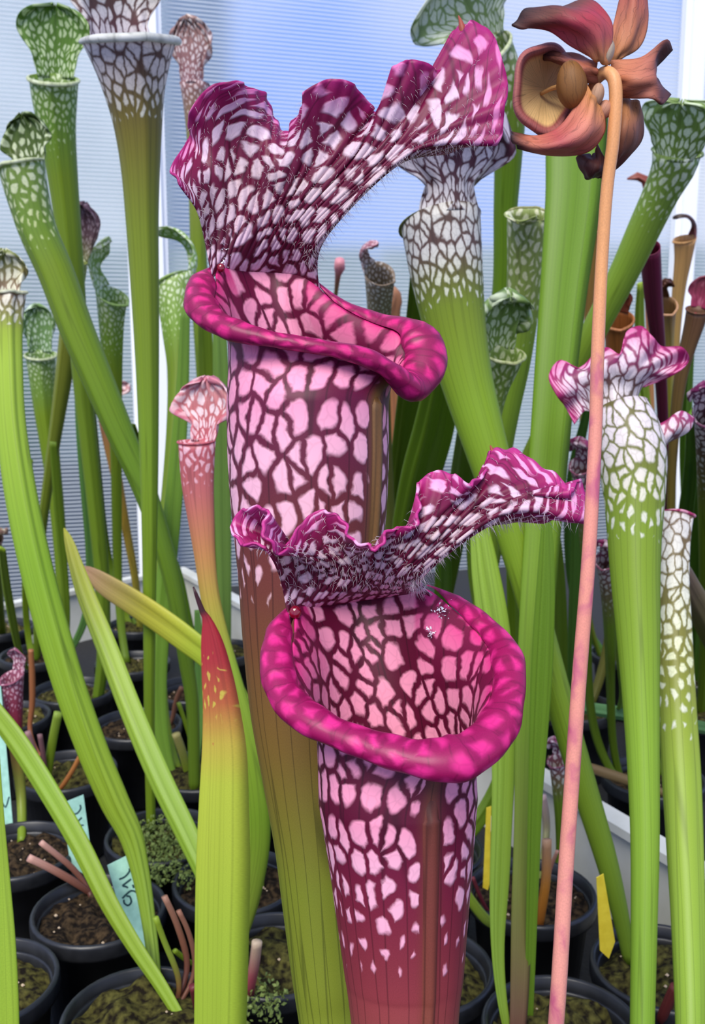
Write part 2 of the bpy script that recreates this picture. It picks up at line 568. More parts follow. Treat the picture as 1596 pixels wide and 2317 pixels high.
def pot(x, y, label, seed=0, s=1.0, group='black nursery pots'):
    root = thing('plant_pot', label, 'pot', (x, y, 0.0), group)
    for nm, me in (('pot_body', pot_body_me), ('pot_rim', pot_rim_me), ('soil', SOILS[seed % len(SOILS)])):
        o = bpy.data.objects.new(nm, me); COL.objects.link(o); o.parent = root
        if nm == 'soil': o.rotation_euler = (0, 0, seed * 1.7)
    root.scale = (s, s, 1)
    # grit
    rr = np.random.default_rng(seed + 100)
    vs = []; fs = []
    for _ in range(12):
        r = 0.042 * math.sqrt(rr.uniform()); t = rr.uniform(0, 6.3); q = rr.uniform(0.0007, 0.0017)
        p = np.array([r * math.cos(t), r * math.sin(t), 0.0885 + 0.002])
        k = len(vs)
        for dv in ((1, 0, 0), (-1, .2, 0), (0, 1, .3), (0, -1, 0), (0, 0, 1), (.2, 0, -1.2)):
            vs.append(p + np.array(dv) * q)
        for f in ((0, 2, 4), (2, 1, 4), (1, 3, 4), (3, 0, 4), (2, 0, 5), (1, 2, 5), (3, 1, 5), (0, 3, 5)):
            fs.append(tuple(k + e for e in f))
    g = bpy.data.objects.new('grit', mesh_from('grit', vs, fs)); g.data.materials.append(PERL)
    COL.objects.link(g); g.parent = root; g['kind'] = 'stuff'
    POTS.append((x, y))
    return root


PLAN = []
# pots seen in the photograph (pixel of the rim centre on the soil plane)
for k, (x, y, lab) in enumerate([
    (226, 2062, 'mossy black pot with cut brown stalks and a mint label stuck in front'),
    (0, 2200, 'mossy black pot touching the pot of cut stalks, behind the broad light green strap leaf'),
    (400, 2262, 'mossy black pot from which the light green strap leaves and small shoots grow'),
    (40, 1925, 'black pot of brown peat behind the pot of cut brown stalks'),
    (150, 1745, 'mossy black pot with an orange straw and a cut green stub'),
    (395, 1935, 'black pot overgrown by a small fine-leaved creeping weed'),
    (545, 2035, 'black pot half hidden behind the red-tipped leaf'),
    (160, 1565, 'tall-sided black pot below the white tray end'),
    (455, 1745, 'black pot with pale green cut stubs behind the keeled yellow-green leaf'),
    (310, 1640, 'black pot behind the two crossing light green leaves'),
    (300, 1500, 'small dark pot at the tray corner under the green pitcher stems'),
    (20, 1620, 'black pot under the little pink pitcher at the tray end'),
    (440, 1560, 'black pot under the yellowish keeled leaf near the tray side'),
    (640, 1800, 'black pot hidden behind the tall magenta pitcher tube'),
    (680, 2140, 'black pot behind the base of the tall magenta pitcher'),
    (1180, 2010, 'mossy black pot between the strap leaves and the yellow plant label'),
    (1120, 2250, 'dark peat black pot where the purple-footed strap leaves stand'),
    (1460, 2205, 'black pot of peat in front of the lying yellow plant label'),
    (980, 1930, 'black pot behind the front magenta pitcher tube'),
    (900, 2200, 'black pot behind the base of the front magenta pitcher'),
]):
    p = ground(x, y, 0.096)
    PLAN.append([p[0], p[1], lab, k])
# beyond the right tray side
for k, (x, y, lab) in enumerate([
    (1480, 1760, 'black pot just outside the white tray side'),
    (1300, 1600, 'black pot outside the tray under the horizontal teal leaf'),
    (1560, 1610, 'black pot outside the tray under the olive pitcher'),
    (1130, 1500, 'black pot outside the tray behind the pale strap leaf'),
    (1420, 1480, 'black pot outside the tray deep in the leaf shadow'),
]):
    p = ground(x, y, 0.096)
    PLAN.append([p[0], p[1], lab, k + 3])
# the pots of the two front pitchers stand just below the frame
p1 = P(850, 3290, 0.405); p2 = P(948, 3840, 0.318)
PLAN.append([0.5 * (p1[0] + p2[0]), 0.5 * (p1[1] + p2[1]), 'black pot of the two large magenta pitchers and the pink flower stem', 4])
# no two pots may overlap, nor a pot and the tray wall
NFIX = len(PLAN) - 1
for _ in range(300):
    for i in range(len(PLAN)):
        for j in range(i):
            dx = PLAN[i][0] - PLAN[j][0]; dy = PLAN[i][1] - PLAN[j][1]
            dd = math.hypot(dx, dy) or 1e-6
            if dd < 2 * POT_R + 0.002:
                k_ = (2 * POT_R + 0.002 - dd) / dd
                wi, wj = (0.0, 1.0) if i == NFIX else (0.5, 0.5)
                PLAN[i][0] += dx * k_ * wi; PLAN[i][1] += dy * k_ * wi
                PLAN[j][0] -= dx * k_ * wj; PLAN[j][1] -= dy * k_ * wj
    for i in range(len(PLAN)):
        for (e0, e1_) in ((tr_c, tr_l2), (tr_c, tr_r2)):
            ev = unit(e1_ - e0); nv = np.array([-ev[1], ev[0]])
            q = np.array(PLAN[i][:2]) - e0
            if -0.05 < q @ ev < np.linalg.norm(e1_ - e0) + 0.05:
                off = q @ nv
                lim = POT_R + 0.026
                if abs(off) < lim:
                    sgn = 1 if off > 0 else -1
                    PLAN[i][0] += nv[0] * sgn * (lim - abs(off)); PLAN[i][1] += nv[1] * sgn * (lim - abs(off))
for (x, y, lab, k) in PLAN:
    pot(x, y, lab, k)


# ------------------------------------------------------------------ plant builders
def frame_along(C3):
    """C3 (n,3) listed top to bottom. Returns upward tangent, right e1, away e2."""
    T = -np.gradient(C3, axis=0)
    T = unit(T)
    fd = np.array([0.0, 1.0, 0.0])
    e2 = fd - (T @ fd)[:, None] * T
    e2 = unit(e2)
    e1 = unit(np.cross(e2, T))
    return T, e1, e2


def potlab(label):
    w = label.split()[:10]
    while w[-1] in ('the', 'a', 'of', 'with', 'and', 'to', 'by', 'at', 'in', 'behind', 'beside', 'between', 'under', 'its', 'white', 'green', 'tall', 'flaring'):
        w.pop()
    return ' '.join(w)


def root_in_pot(b, lab):
    """where a plant whose stem reaches the soil near b really roots: in the nearest pot, or in a pot of its own."""
    D = [math.hypot(b[0] - q[0], b[1] - q[1]) for q in POTS]
    k = int(np.argmin(D))
    if D[k] < POT_R * 0.75:
        return np.array([b[0], b[1], SOIL - 0.004])
    free = D[k] > 2 * POT_R + 0.002
    for (e0, e1_) in ((tr_c, tr_l2), (tr_c, tr_r2)):
        ev = unit(e1_ - e0); nv = np.array([-ev[1], ev[0]]); q = np.array(b[:2]) - e0
        if -0.08 < q @ ev < np.linalg.norm(e1_ - e0) + 0.08 and abs(q @ nv) < POT_R + 0.026:
            free = False
    wq = np.array([b[0], b[1]]) - WP0
    if free and wq @ WNRM < -POT_R - 0.06:
        pot(b[0], b[1], 'black pot under the ' + lab, len(POTS))
        return np.array([b[0], b[1], SOIL - 0.004])
    q = np.array(POTS[k]); dv = unit(np.array(b[:2]) - q)
    t = q + dv * POT_R * 0.68
    return np.array([t[0], t[1], SOIL - 0.004])


def path3(pts, d0, d1, n, lab=None):
    """pts [(x,y,w)], depth runs d0..d1 (d1 None = soil at the last point)."""
    p = np.array(pts, float)
    if d1 is None:
        d1 = soil_d(p[-1, 1])
    elif lab is not None:
        yb = H / 2 - ((SOIL - CAMP[2]) / d1 - FWD[2]) / UPV[2] * FPX
        if yb > p[-1, 1] + 12:
            p = np.concatenate([p, [[p[-1, 0] + (p[-1, 0] - p[-2, 0]) * 0.3, yb, p[-1, 2] * 0.85]]])
    seg = np.concatenate([[0], np.cumsum(np.linalg.norm(np.diff(p[:, :2], axis=0), axis=1))])
    seg /= seg[-1]
    # resample evenly by arc length
    q = crs(p, n * 4)
    sq = np.concatenate([[0], np.cumsum(np.linalg.norm(np.diff(q[:, :2], axis=0), axis=1))]); sq /= sq[-1]
    u = np.linspace(0, 1, n)
    x = np.interp(u, sq, q[:, 0]); y = np.interp(u, sq, q[:, 1]); w = np.interp(u, sq, q[:, 2])
    d = d0 + (d1 - d0) * u
    C3 = np.array([P(x[i], y[i], d[i]) for i in range(n)])
    R3 = np.maximum(w, 1.0) * 0.5 * d / FPX
    if lab is not None:
        tgt = root_in_pot(C3[-1], lab)
        C3 = C3 + (u ** 9)[:, None] * (tgt - C3[-1])
    return C3, R3, u


def stops(u, st):
    """st [(t, base, cell, areole)] -> arrays."""
    t = [s[0] for s in st]
    base = np.stack([np.interp(u, t, [s[1][k] for s in st]) for k in range(3)], -1)
    cell = np.stack([np.interp(u, t, [s[2][k] for s in st]) for k in range(3)], -1)
    ar = np.interp(u, t, [s[3] for s in st])
    return base, cell, ar


def arc(C3):
    return np.concatenate([[0], np.cumsum(np.linalg.norm(np.diff(C3, axis=0), axis=1))])


def jitter_col(v, s):
    return np.clip(v * (1 + s), 0, 1)


WHT = c(226, 226, 220)


def tube_grid(C3, R3, T, e1, e2, nphi, flat=1.0, keel=0.0, keel_phi=270.0, keelw=14.0):
    phi = np.linspace(0, 2 * math.pi, nphi, endpoint=False)
    dk = (np.degrees(phi) - keel_phi + 180) % 360 - 180
    rad = 1 + keel * np.exp(-(dk / keelw) ** 2)
    G = C3[:, None, :] + R3[:, None, None] * (np.cos(phi) * rad)[None, :, None] * e1[:, None, :] \
        + R3[:, None, None] * flat * (np.sin(phi) * rad)[None, :, None] * e2[:, None, :]
    return G, phi


def uv_tube(C3, R3, nphi, cpc, rmax=None):
    """cells per metre -> uv (n, nphi+1, 2)"""
    s = arc(C3) * cpc
    u = np.linspace(0, 1, nphi + 1)
    circ = 2 * math.pi * (np.max(R3) if rmax is None else rmax) * cpc
    uv = np.zeros((len(C3), nphi + 1, 2))
    uv[..., 0] = u[None, :] * max(2, round(circ))
    uv[..., 1] = s[:, None]
    return uv


def leaf(name, label, cat, pts, d0, d1, st, group=None, flat=0.32, keel=0.35, keel_phi=255, n=48, nphi=40, cpc=90, mat=None, part='blade'):
    C3, R3, u = path3(pts, d0, d1, n, None if name == 'lying_leaf' or 'lying' in label else potlab(label))
    T, e1, e2 = frame_along(C3)
    G, phi = tube_grid(C3, R3, T, e1, e2, nphi, flat, keel * 3.0, keel_phi, 9.0)
    base, cell, ar = stops(u, st)
    shp = (n, nphi)
    me = grid_mesh(part, G[::-1], True, uv_tube(C3, R3, nphi, cpc)[::-1], np.repeat(base[::-1, None, :], nphi, 1), np.repeat(cell[::-1, None, :], nphi, 1),
                   np.repeat(ar[::-1, None], nphi, 1), cap_end=True)
    o = link(name, me, mat or LEAF)
    tag(o, label, cat, group)
    return o


def hood_generic(root, B0, T, f, s, r, h, wmax, neck, bend0, bend1, ruf, nr, st, cpc, phase=0.0, tip=0.1, wpos=0.62, sig=58, na=41, nb=26, thick=0.0007, mat=None, cup=0.5, edgecol=None):
    """free hood: B0 centre of the back rim, T up, f facing, s side, r mouth radius."""
    bs = np.linspace(0, 1, nb); As = np.linspace(-1, 1, na)
    th = np.radians(bend0 + (bend1 - bend0) * bs ** 1.3)
    dirs = np.cos(th)[:, None] * T + np.sin(th)[:, None] * f
    S = B0 + np.concatenate([[np.zeros(3)], np.cumsum((dirs[1:] + dirs[:-1]) / 2 * h / (nb - 1), axis=0)])
    nrm = np.cos(th)[:, None] * f - np.sin(th)[:, None] * T
    G = np.zeros((nb, na, 3))
    w0 = r * math.sin(math.radians(sig))
    for i, b in enumerate(bs):
        if b < 0.25:
            k = b / 0.25; w = w0 + (neck - w0) * (3 * k * k - 2 * k ** 3)
        elif b < wpos:
            k = (b - 0.25) / (wpos - 0.25); w = neck + (wmax - neck) * (3 * k * k - 2 * k ** 3)
        else:
            k = (b - wpos) / (1 - wpos); w = wmax * (tip + (1 - tip) * math.sqrt(max(0.0, 1 - k * k)))
        for j, a in enumerate(As):
            edge = max(abs(a) ** 3 * min(1, b * 3), b ** 5)
            off = r * (1 - math.cos(math.radians(sig) * a)) * (1 - b) + cup * w * a * a * b * 0.6
            off += ruf * wmax * edge * math.sin(nr * math.pi * (a * 0.9 + 0.8 * b * (1 if a > 0 else -1)) + phase)
            up = ruf * 0.5 * wmax * edge * math.sin(nr * 1.4 * math.pi * a + 2 * b + phase * 2)
            G[i, j] = S[i] + s * a * w + nrm[i] * off + dirs[i] * up
    uu = np.linspace(-1, 1, na) * wmax * cpc
    uv = np.zeros((nb, na, 2)); uv[..., 0] = uu[None, :] + 7.3; uv[..., 1] = bs[:, None] * h * cpc + 3.1
    base, cell, ar = stops(bs, st)
    B = np.repeat(base[:, None, :], na, 1); Cc = np.repeat(cell[:, None, :], na, 1); A = np.repeat(ar[:, None], na, 1)
    if edgecol is not None:
        ew = np.maximum(np.abs(As)[None, :] ** 6 * np.minimum(1, bs * 4)[:, None], (bs ** 9)[:, None])[..., None]
        B = B * (1 - ew) + edgecol * ew
        Cc = Cc * (1 - 0.6 * ew) + edgecol * 0.6 * ew
    # darker mid rib
    rib = np.exp(-(As / 0.05) ** 2)[None, :]
    A = A * (1 - 0.8 * rib)
    return link('hood', grid_mesh('hood', G, False, uv, B, Cc, A), mat or SKIN_BG, root, thick=thick)


def pitcher(name, label, pts, d0, d1, st, face=0.0, lip_st=None, hood=None, group=None, n=70, nphi=40, cpc=95, tilt=0.35, flare=1.12, lipr=0.10, keel=0.16, flat=1.0, mat=None, cat='pitcher plant', mouth_rows=8):
    """face: 0 = mouth towards the viewer, 90 = to the right, 180 = away."""
    mat = mat or SKIN_BG
    C3, R3, u = path3(pts, d0, d1, n, potlab(label))
    T, e1, e2 = frame_along(C3)
    pf = 270.0 + face                                # ring angle of the mouth front
    G, phi = tube_grid(C3, R3, T, e1, e2, nphi, flat, keel, pf % 360, 11.0)
    # shape the mouth
    dphi = phi - math.radians(pf)
    for i in range(mouth_rows):
        k = 1 - i / mouth_rows
        k2 = k * k
        ctr = C3[i]
        G[i] = ctr + (G[i] - ctr) * (1 + (flare - 1) * k2) - T[i] * (R3[0] * tilt * k2 * np.cos(dphi))[:, None]
    base, cell, ar = stops(u, st)
    root = thing(name, label, cat, tuple(C3[-1]), group)
    uv = uv_tube(C3, R3, nphi, cpc)
    me = grid_mesh('tube', G[::-1], True, uv[::-1], np.repeat(base[::-1, None, :], nphi, 1), np.repeat(cell[::-1, None, :], nphi, 1), np.repeat(ar[::-1, None], nphi, 1))
    link('tube', me, mat, root, thick=0.0006)
    # lip
    M = G[0]
    ctr = M.mean(0)
    out = unit(M - ctr); Tm = T[0]
    r0 = R3[0] * lipr
    npz = 9
    ang = np.radians(np.linspace(150, -100, npz))
    wgt = np.clip(0.55 + 0.75 * np.cos(dphi), 0.02, 1.0)    # none at the back, where the hood grows
    LG = np.zeros((npz, nphi, 3))
    for i, a_ in enumerate(ang):
        LG[i] = M + (out * (math.cos(a_) * r0 * 1.3 * wgt + r0 * 0.8 * wgt)[:, None] if False else out * ((math.cos(a_) + 0.9) * r0 * wgt)[:, None]) + Tm * (math.sin(a_) * r0 * wgt)[:, None]
    lb, lc_, la = lip_st if lip_st else (st[0][1], st[0][2], 0.3)
    uvl = np.zeros((npz, nphi + 1, 2)); uvl[..., 0] = np.linspace(0, 12, nphi + 1)[None]; uvl[..., 1] = np.linspace(0, 1, npz)[:, None]
    one = np.ones((npz, nphi, 1))
    link('lip', grid_mesh('lip', LG, True, uvl, one * lb, one * lc_, one[..., 0] * la), mat, root)
    if hood:
        f = math.sin(math.radians(face)) * e1[0] - math.cos(math.radians(face)) * e2[0]
        s = np.cross(f, Tm)
        jb = int(np.argmin(np.cos(dphi)))
        hk = dict(hood); hst = hk.pop('st', None) or [(0, *st[0][1:]), (1, *st[0][1:])]
        scale = R3[0]
        B0 = M[jb] - Tm * scale * 0.22
        for q in ('h', 'wmax', 'neck'):
            hk[q] = hk[q] * scale
        hood_generic(root, B0, Tm, f, s, scale, st=hst, cpc=hk.pop('cpc', cpc), **hk)
    return root


# colours
G1 = c(138, 164, 44); G2 = c(124, 150, 32); G3 = c(152, 182, 56); G4 = c(106, 134, 36); GD = c(94, 120, 28)
PALE = c(196, 214, 150); CREAM = c(222, 224, 205); PINKW = c(232, 200, 208)
PURP = c(112, 60, 78); MAR = c(110, 36, 66); OLIVE = c(132, 120, 44); RED = c(168, 40, 58)
def ls(*cols, ar=0.0):
    n = len(cols)
    return [(k / max(1, n - 1), cc, cc, ar) for k, cc in enumerate(cols)]


# ------------------------------------------------------------------ the two large front pitchers
def fan_surface(cols, rows_n, cols_n):
    """cols: (K, M, 3) control points -> smooth grid (rows_n, cols_n, 3), row 0 = first control."""
    A = np.asarray(cols, float)
    A = crs(A, cols_n)                              # across
    A = np.transpose(A, (1, 0, 2))
    return crs(A, rows_n)


def uv_surface(G, cpc, ref=0.6):
    R, C = G.shape[:2]
    r = int(R * ref)
    su = np.concatenate([[0], np.cumsum(np.linalg.norm(np.diff(G[r], axis=0), axis=1))])
    sv = np.concatenate([np.zeros((1, C)), np.cumsum(np.linalg.norm(np.diff(G, axis=0), axis=2), axis=0)])
    sv = 0.5 * sv + 0.5 * sv.mean(1, keepdims=True)
    uv = np.zeros((R, C, 2))
    rowl = np.concatenate([np.zeros((R, 1)), np.cumsum(np.linalg.norm(np.diff(G, axis=1), axis=2), axis=1)], axis=1)
    for _ in range(6):
        rowl[1:-1] = (rowl[:-2] + rowl[1:-1] * 2 + rowl[2:]) / 4
    rowl = rowl - rowl[:, C // 2:C // 2 + 1]
    su = su - su[C // 2]
    uv[..., 0] = (0.45 * su[None, :] + 0.55 * rowl) * cpc
    uv[..., 1] = sv * cpc
    return uv


def hairs(root, G, num, lmin, lmax, seed, rowlo=0.1, flow=(0, 0, -1), w=0.00006, side=-1, name='hood_hairs'):
    rr = np.random.default_rng(seed)
    R, C = G.shape[:2]
    du = np.gradient(G, axis=1); dv = np.gradient(G, axis=0)
    Nn = unit(np.cross(du, dv))
    tocam = unit(CAMP - G)
    sg = np.sign((Nn * tocam).sum(-1, keepdims=True)); sg[sg == 0] = 1
    Nn = Nn * sg
    i = (rowlo + (1 - rowlo) * rr.uniform(0, 1, num)) * (R - 1); j = rr.uniform(0, 1, num) * (C - 1)
    i = i.astype(int); j = j.astype(int)
    p = G[i, j]; nn = Nn[i, j]
    fl_ = np.array(flow, float)
    d1 = unit(nn * 0.75 + fl_ * 0.55 + rr.normal(size=(num, 3)) * 0.35)
    d2 = unit(d1 + fl_ * 0.9 + rr.normal(size=(num, 3)) * 0.2)
    ln = rr.uniform(lmin, lmax, num)[:, None]
    q1 = p + d1 * ln * 0.5; q2 = q1 + d2 * ln * 0.5
    sd = unit(np.cross(d1, tocam[i, j])); sd2 = unit(np.cross(sd, d1))
    vs = np.concatenate([p + sd * w - sd2 * w * .5, p - sd * w - sd2 * w * .5, p + sd2 * w, q1 + sd * w * .75, q1 - sd * w * .75, q1 + sd2 * w * .75, q2])
    fs = []
    for k in range(num):
        a0, a1, a2, b0, b1, b2, t = (k + num * e for e in range(7))
        fs += [(a0, a1, b1, b0), (a1, a2, b2, b1), (a2, a0, b0, b2), (b0, b1, t), (b1, b2, t), (b2, b0, t)]
    o = link(name, mesh_from(name, vs, fs), HAIR, root)
    o['kind'] = 'stuff'
    return o


def main_pitcher(name, label, sections, mouth, neckL, neckR, hoodcols, st, lipfun, hood_style, seed, cpc=62, wing=None, dref=0.36, hood_cpc=70):
    sec = np.array(sections, float)                   # y, xl, xr, d
    q = crs(sec, 110)
    C3 = np.array([P((a[1] + a[2]) / 2, a[0], a[3]) for a in q])
    R3 = (q[:, 2] - q[:, 1]) / 2 * q[:, 3] / FPX
    u = arc(C3); u = u / u[-1]
    T, e1, e2 = frame_along(C3)
    nphi = 120
    G, phi = tube_grid(C3, R3, T, e1, e2, nphi)
    # mouth curve
    mo = sorted([(m[0] % 360, *m[1:]) for m in mouth])
    mphi = np.array([m[0] for m in mo]); mp = np.array([P(m[1], m[2], dref + m[3]) for m in mo])
    ts = []
    for p_ in np.degrees(phi):
        k = np.searchsorted(mphi, p_, side='right') - 1
        if k < 0:
            a_, b_ = mphi[-1] - 360, mphi[0]; kk = len(mphi) - 1
        elif k == len(mphi) - 1:
            a_, b_ = mphi[-1], mphi[0] + 360; kk = k
        else:
            a_, b_ = mphi[k], mphi[k + 1]; kk = k
        ts.append((kk + (p_ - a_) / (b_ - a_)) % len(mphi))
    M = crs(mp, nphi, closed=True, ts=ts)
    for _ in range(2):
        M = 0.5 * M + 0.25 * (np.roll(M, 1, 0) + np.roll(M, -1, 0))
    mc = M.mean(0)
    tan = unit(np.roll(M, -1, 0) - np.roll(M, 1, 0))
    o_ = M - mc; o_ = o_ - (o_ * tan).sum(1, keepdims=True) * tan
    o_ = unit(o_)
    nn = np.cross(tan, o_)
    nn = nn * np.where(nn[:, 2:3] < 0, -1, 1)
    deg = np.degrees(phi)
    lr = np.array([lipfun(dg) for dg in deg])
    inner = M - o_ * lr[:, None] * 1.25 - nn * lr[:, None] * 0.15
    # tube up to the mouth
    nm = 44
    s_ = np.linspace(0, 1, nm + 1)[1:]
    p0 = G[0]; L_ = np.linalg.norm(inner - p0, axis=1, keepdims=True)
    m0 = T[0] * L_ * 1.05; m1 = unit(T[0] * 0.75 + o_ * 0.65) * L_ * 0.9
    top = np.zeros((nm, nphi, 3))
    for i, s in enumerate(s_):
        h00 = 2 * s ** 3 - 3 * s ** 2 + 1; h10 = s ** 3 - 2 * s ** 2 + s; h01 = -2 * s ** 3 + 3 * s ** 2; h11 = s ** 3 - s ** 2
        top[i] = h00 * p0 + h10 * m0 + h01 * inner + h11 * m1
    full = np.concatenate([top[::-1], G])             # mouth first, then down
    base, cell, ar = stops(u, st)
    nt = nm
    fb = np.concatenate([np.repeat(base[:1], nt, 0), base]); fc = np.concatenate([np.repeat(cell[:1], nt, 0), cell]); fa = np.concatenate([np.repeat(ar[:1], nt), ar])
    B = np.repeat(fb[:, None, :], nphi, 1).copy(); Cc = np.repeat(fc[:, None, :], nphi, 1).copy(); A = np.repeat(fa[:, None], nphi, 1).copy()
    # magenta towards the lip
    near = np.clip(1 - np.arange(len(full)) / 26.0, 0, 1)[:, None, None] ** 1.2 * (lr[None, :, None] > 0.0012)
    Cc = Cc * (1 - near) + hood_style['lipcell'] * near
    B = B * (1 - 0.4 * near) + hood_style['lipbase'] * 0.4 * near
    if wing:
        wphi, wcol, wst = wing
        dk = (deg - wphi + 180) % 360 - 180
        k = np.exp(-(dk / 7.0) ** 2)[None, :, None]
        B = B * (1 - 0.75 * k) + wcol * 0.75 * k
        A = A * (1 - np.exp(-(dk / 9.0) ** 4))[None, :]
    # uv: cumulative length
    sv = np.concatenate([np.zeros((1, nphi)), np.cumsum(np.linalg.norm(np.diff(full, axis=0), axis=2), axis=0)])
    sv = sv - sv[nm:nm + 1]                           # align at the first full ring
    circ = 2 * math.pi * R3[0] * cpc
    uv = np.zeros((len(full), nphi + 1, 2))
    uv[..., 0] = np.linspace(0, round(circ), nphi + 1)[None] + seed * 3.7
    uv[:, :nphi, 1] = sv * cpc; uv[:, nphi, 1] = sv[:, 0] * cpc
    uv[..., 1] += 40
    root = thing(name, label, 'pitcher plant', tuple(C3[-1]))
    link('tube', grid_mesh('tube', full[::-1], True, uv[::-1], B[::-1], Cc[::-1], A[::-1]), SKIN, root, thick=0.0007)
    # lip: swept roll from neck to neck
    i0 = int(round(neckL / 360 * nphi)); i1 = int(round((neckR + 360) / 360 * nphi))
    idx = np.arange(i0, i1 + 1) % nphi
    npz = 14
    ang = np.radians(np.linspace(178, -125, npz))
    lw = 1 + 0.07 * np.sin(phi * 5 + seed) + 0.05 * np.sin(phi * 11 + 2 * seed) + 0.03 * np.sin(phi * 23)
    LG = np.zeros((npz, len(idx), 3))
    endw = np.clip(np.minimum(np.arange(len(idx)), np.arange(len(idx))[::-1]) / 6.0, 0.15, 1)
    for i, a_ in enumerate(ang):
        LG[i] = M[idx] + o_[idx] * (math.cos(a_) * lr[idx] * lw[idx] * endw * (1.35 if math.cos(a_) < 0 else 1.05))[:, None] + nn[idx] * (math.sin(a_) * lr[idx] * lw[idx] * endw * 0.85)[:, None]
    ll = np.concatenate([[0], np.cumsum(np.linalg.norm(np.diff(M[idx], axis=0), axis=1))]) * 135
    uvl = np.zeros((npz, len(idx), 2)); uvl[..., 0] = ll[None]; uvl[..., 1] = np.linspace(0, 5.5, npz)[:, None]
    one = np.ones((npz, len(idx), 1))
    link('lip', grid_mesh('lip', LG, False, uvl, one * hood_style['lipbase'], one * hood_style['lipcell'], one[..., 0] * 0.80), LIPM, root)
    # wing
    if wing:
        wphi, wcol, wst = wing
        k = int(round((wphi % 360) / 360 * nphi)) % nphi
        ring = full[nm - 12:]
        cen = np.concatenate([top[::-1][nm - 12:].mean(1), C3])
        rad = unit(ring[:, k] - cen)
        Tn = np.concatenate([np.repeat(T[:1], 12, 0), T])
        sd = unit(np.cross(Tn, rad))
        wh = np.concatenate([np.linspace(0.0004, wst, 12), np.full(len(C3), wst)])
        ww = np.concatenate([np.full(12, 0.0016), R3 / R3[0] * 0.0016 + 0.0003])
        prof = [(-1.9, -0.0004), (-1.2, 0.45), (-0.6, 0.92), (0, 1.0), (0.6, 0.92), (1.2, 0.45), (1.9, -0.0004)]
        WG = np.stack([ring[:, k] + sd * (ww * pz)[:, None] + rad * (wh * ph - 0.0004)[:, None] for pz, ph in prof], 1)
        uvw = np.zeros((len(ring), 7, 2)); uvw[..., 0] = np.linspace(0, 1.1, 7)[None]; uvw[..., 1] = (np.arange(len(ring)) * 0.12)[:, None]
        wb = np.repeat(np.concatenate([np.repeat(base[:1], 12, 0), base])[:, None, :], 7, 1) * 0.35 + wcol * 0.65
        link('wing', grid_mesh('wing', WG, False, uvw, wb, wb, np.zeros(WG.shape[:2])), SKIN, root)
    # hood
    K = len(hoodcols)
    phs = np.linspace(neckL + 7, neckR - 7, K)
    cols = []
    for k, hc in enumerate(hoodcols):
        fi = (phs[k] % 360) / 360 * nphi
        j = int(round(fi)) % nphi
        pts = [inner[j] * 0.5 + M[j] * 0.5 - T[0] * 0.003] + [P(x, y, dref + dd) for (x, y, dd) in hc]
        cols.append(pts)
    hn, wn_ = 70, 260
    HG = fan_surface(np.array(cols), hn, wn_)
    # fine ruffle of the rim
    rr = np.random.default_rng(seed)
    du = np.gradient(HG, axis=1); dv = np.gradient(HG, axis=0); Nn = unit(np.cross(du, dv))
    e_ = np.linspace(0, 1, hn) ** 5
    x_ = np.arange(wn_) / wn_
    w1 = 0.0009 * np.sin(x_ * 6.28 * 19 + 1.3) + 0.0006 * np.sin(x_ * 6.28 * 43 + 4)
    HG = HG + Nn * (e_[:, None] * w1[None, :])[..., None]
    # shallow quilting between veins
    HG = HG + Nn * (0.0006 * np.sin(x_ * 6.28 * 26)[None, :] * np.sin(np.linspace(0, 3.1, hn))[:, None])[..., None]
    uvh = uv_surface(HG, hood_cpc) * np.array([1.0, hood_style['vs']]) + np.array([11.3 * seed, 5.7])
    t = np.linspace(0, 1, hn)
    hb, hc_, ha = stops(t, hood_style['st'])
    hood_o = link('hood', grid_mesh('hood', HG, False, uvh, np.repeat(hb[:, None, :], wn_, 1), np.repeat(hc_[:, None, :], wn_, 1), np.repeat(ha[:, None], wn_, 1)), SKIN, root, thick=0.0009)
    hairs(hood_o, HG[:, : int(wn_ * hood_style.get('hair_to', 1.0))], hood_style['hairs'], 0.0022, 0.0052, seed + 5, rowlo=0.22, flow=hood_style['flow'])
    # fringe along the lower fold
    if 'fringe' in hood_style:
        a_, b_ = hood_style['fringe']
        hairs(hood_o, HG[:, int(wn_ * a_): int(wn_ * b_)], hood_style['hairs'] // 3, 0.003, 0.0065, seed + 9, rowlo=0.15, flow=hood_style['flow2'], name='fringe_hairs')
    return root, dict(M=M, G=full, HG=HG, C3=C3, R3=R3, root=root)


LIPM = skin_material('magenta_lip', warp=0.2, stretch=0.7, soft=0.30, rough=0.42, trans=0.12, veinfac=0.75, bump=0.15)

BURG = c(92, 10, 44); BURG2 = c(104, 20, 52); CELLP = c(236, 152, 182); CELLW = c(214, 188, 192); MAG = c(176, 14, 92); MAGL = c(226, 46, 138)

# --- tall pitcher
D1 = 0.405
st1 = [(0.0, c(96, 10, 50), CELLP, 0.89), (0.05, c(98, 24, 52), c(242, 180, 200), 0.89), (0.10, c(106, 42, 48), c(242, 184, 202), 0.82), (0.135, c(110, 50, 46), c(238, 184, 200), 0.60),
       (0.17, c(112, 56, 44), c(226, 180, 184), 0.36), (0.20, c(116, 66, 42), c(210, 170, 160), 0.18), (0.23, c(118, 74, 40), c(200, 170, 140), 0.0), (0.32, c(124, 98, 40), G1, 0.0), (0.45, c(120, 130, 36), G1, 0.0), (1, c(130, 150, 46), G1, 0.0)]
sec1 = [(930, 516, 878, D1), (1050, 519, 878, D1), (1170, 528, 872, D1), (1300, 541, 858, D1), (1450, 552, 840, D1), (1600, 568, 822, D1), (1750, 595, 812, D1), (1900, 622, 812, D1), (2050, 642, 815, D1),
        (2200, 662, 820, D1), (2330, 682, 824, D1), (2700, 735, 845, D1 - .008), (3100, 786, 862, D1 - .018), (3400, 820, 872, D1 - 0.024)]
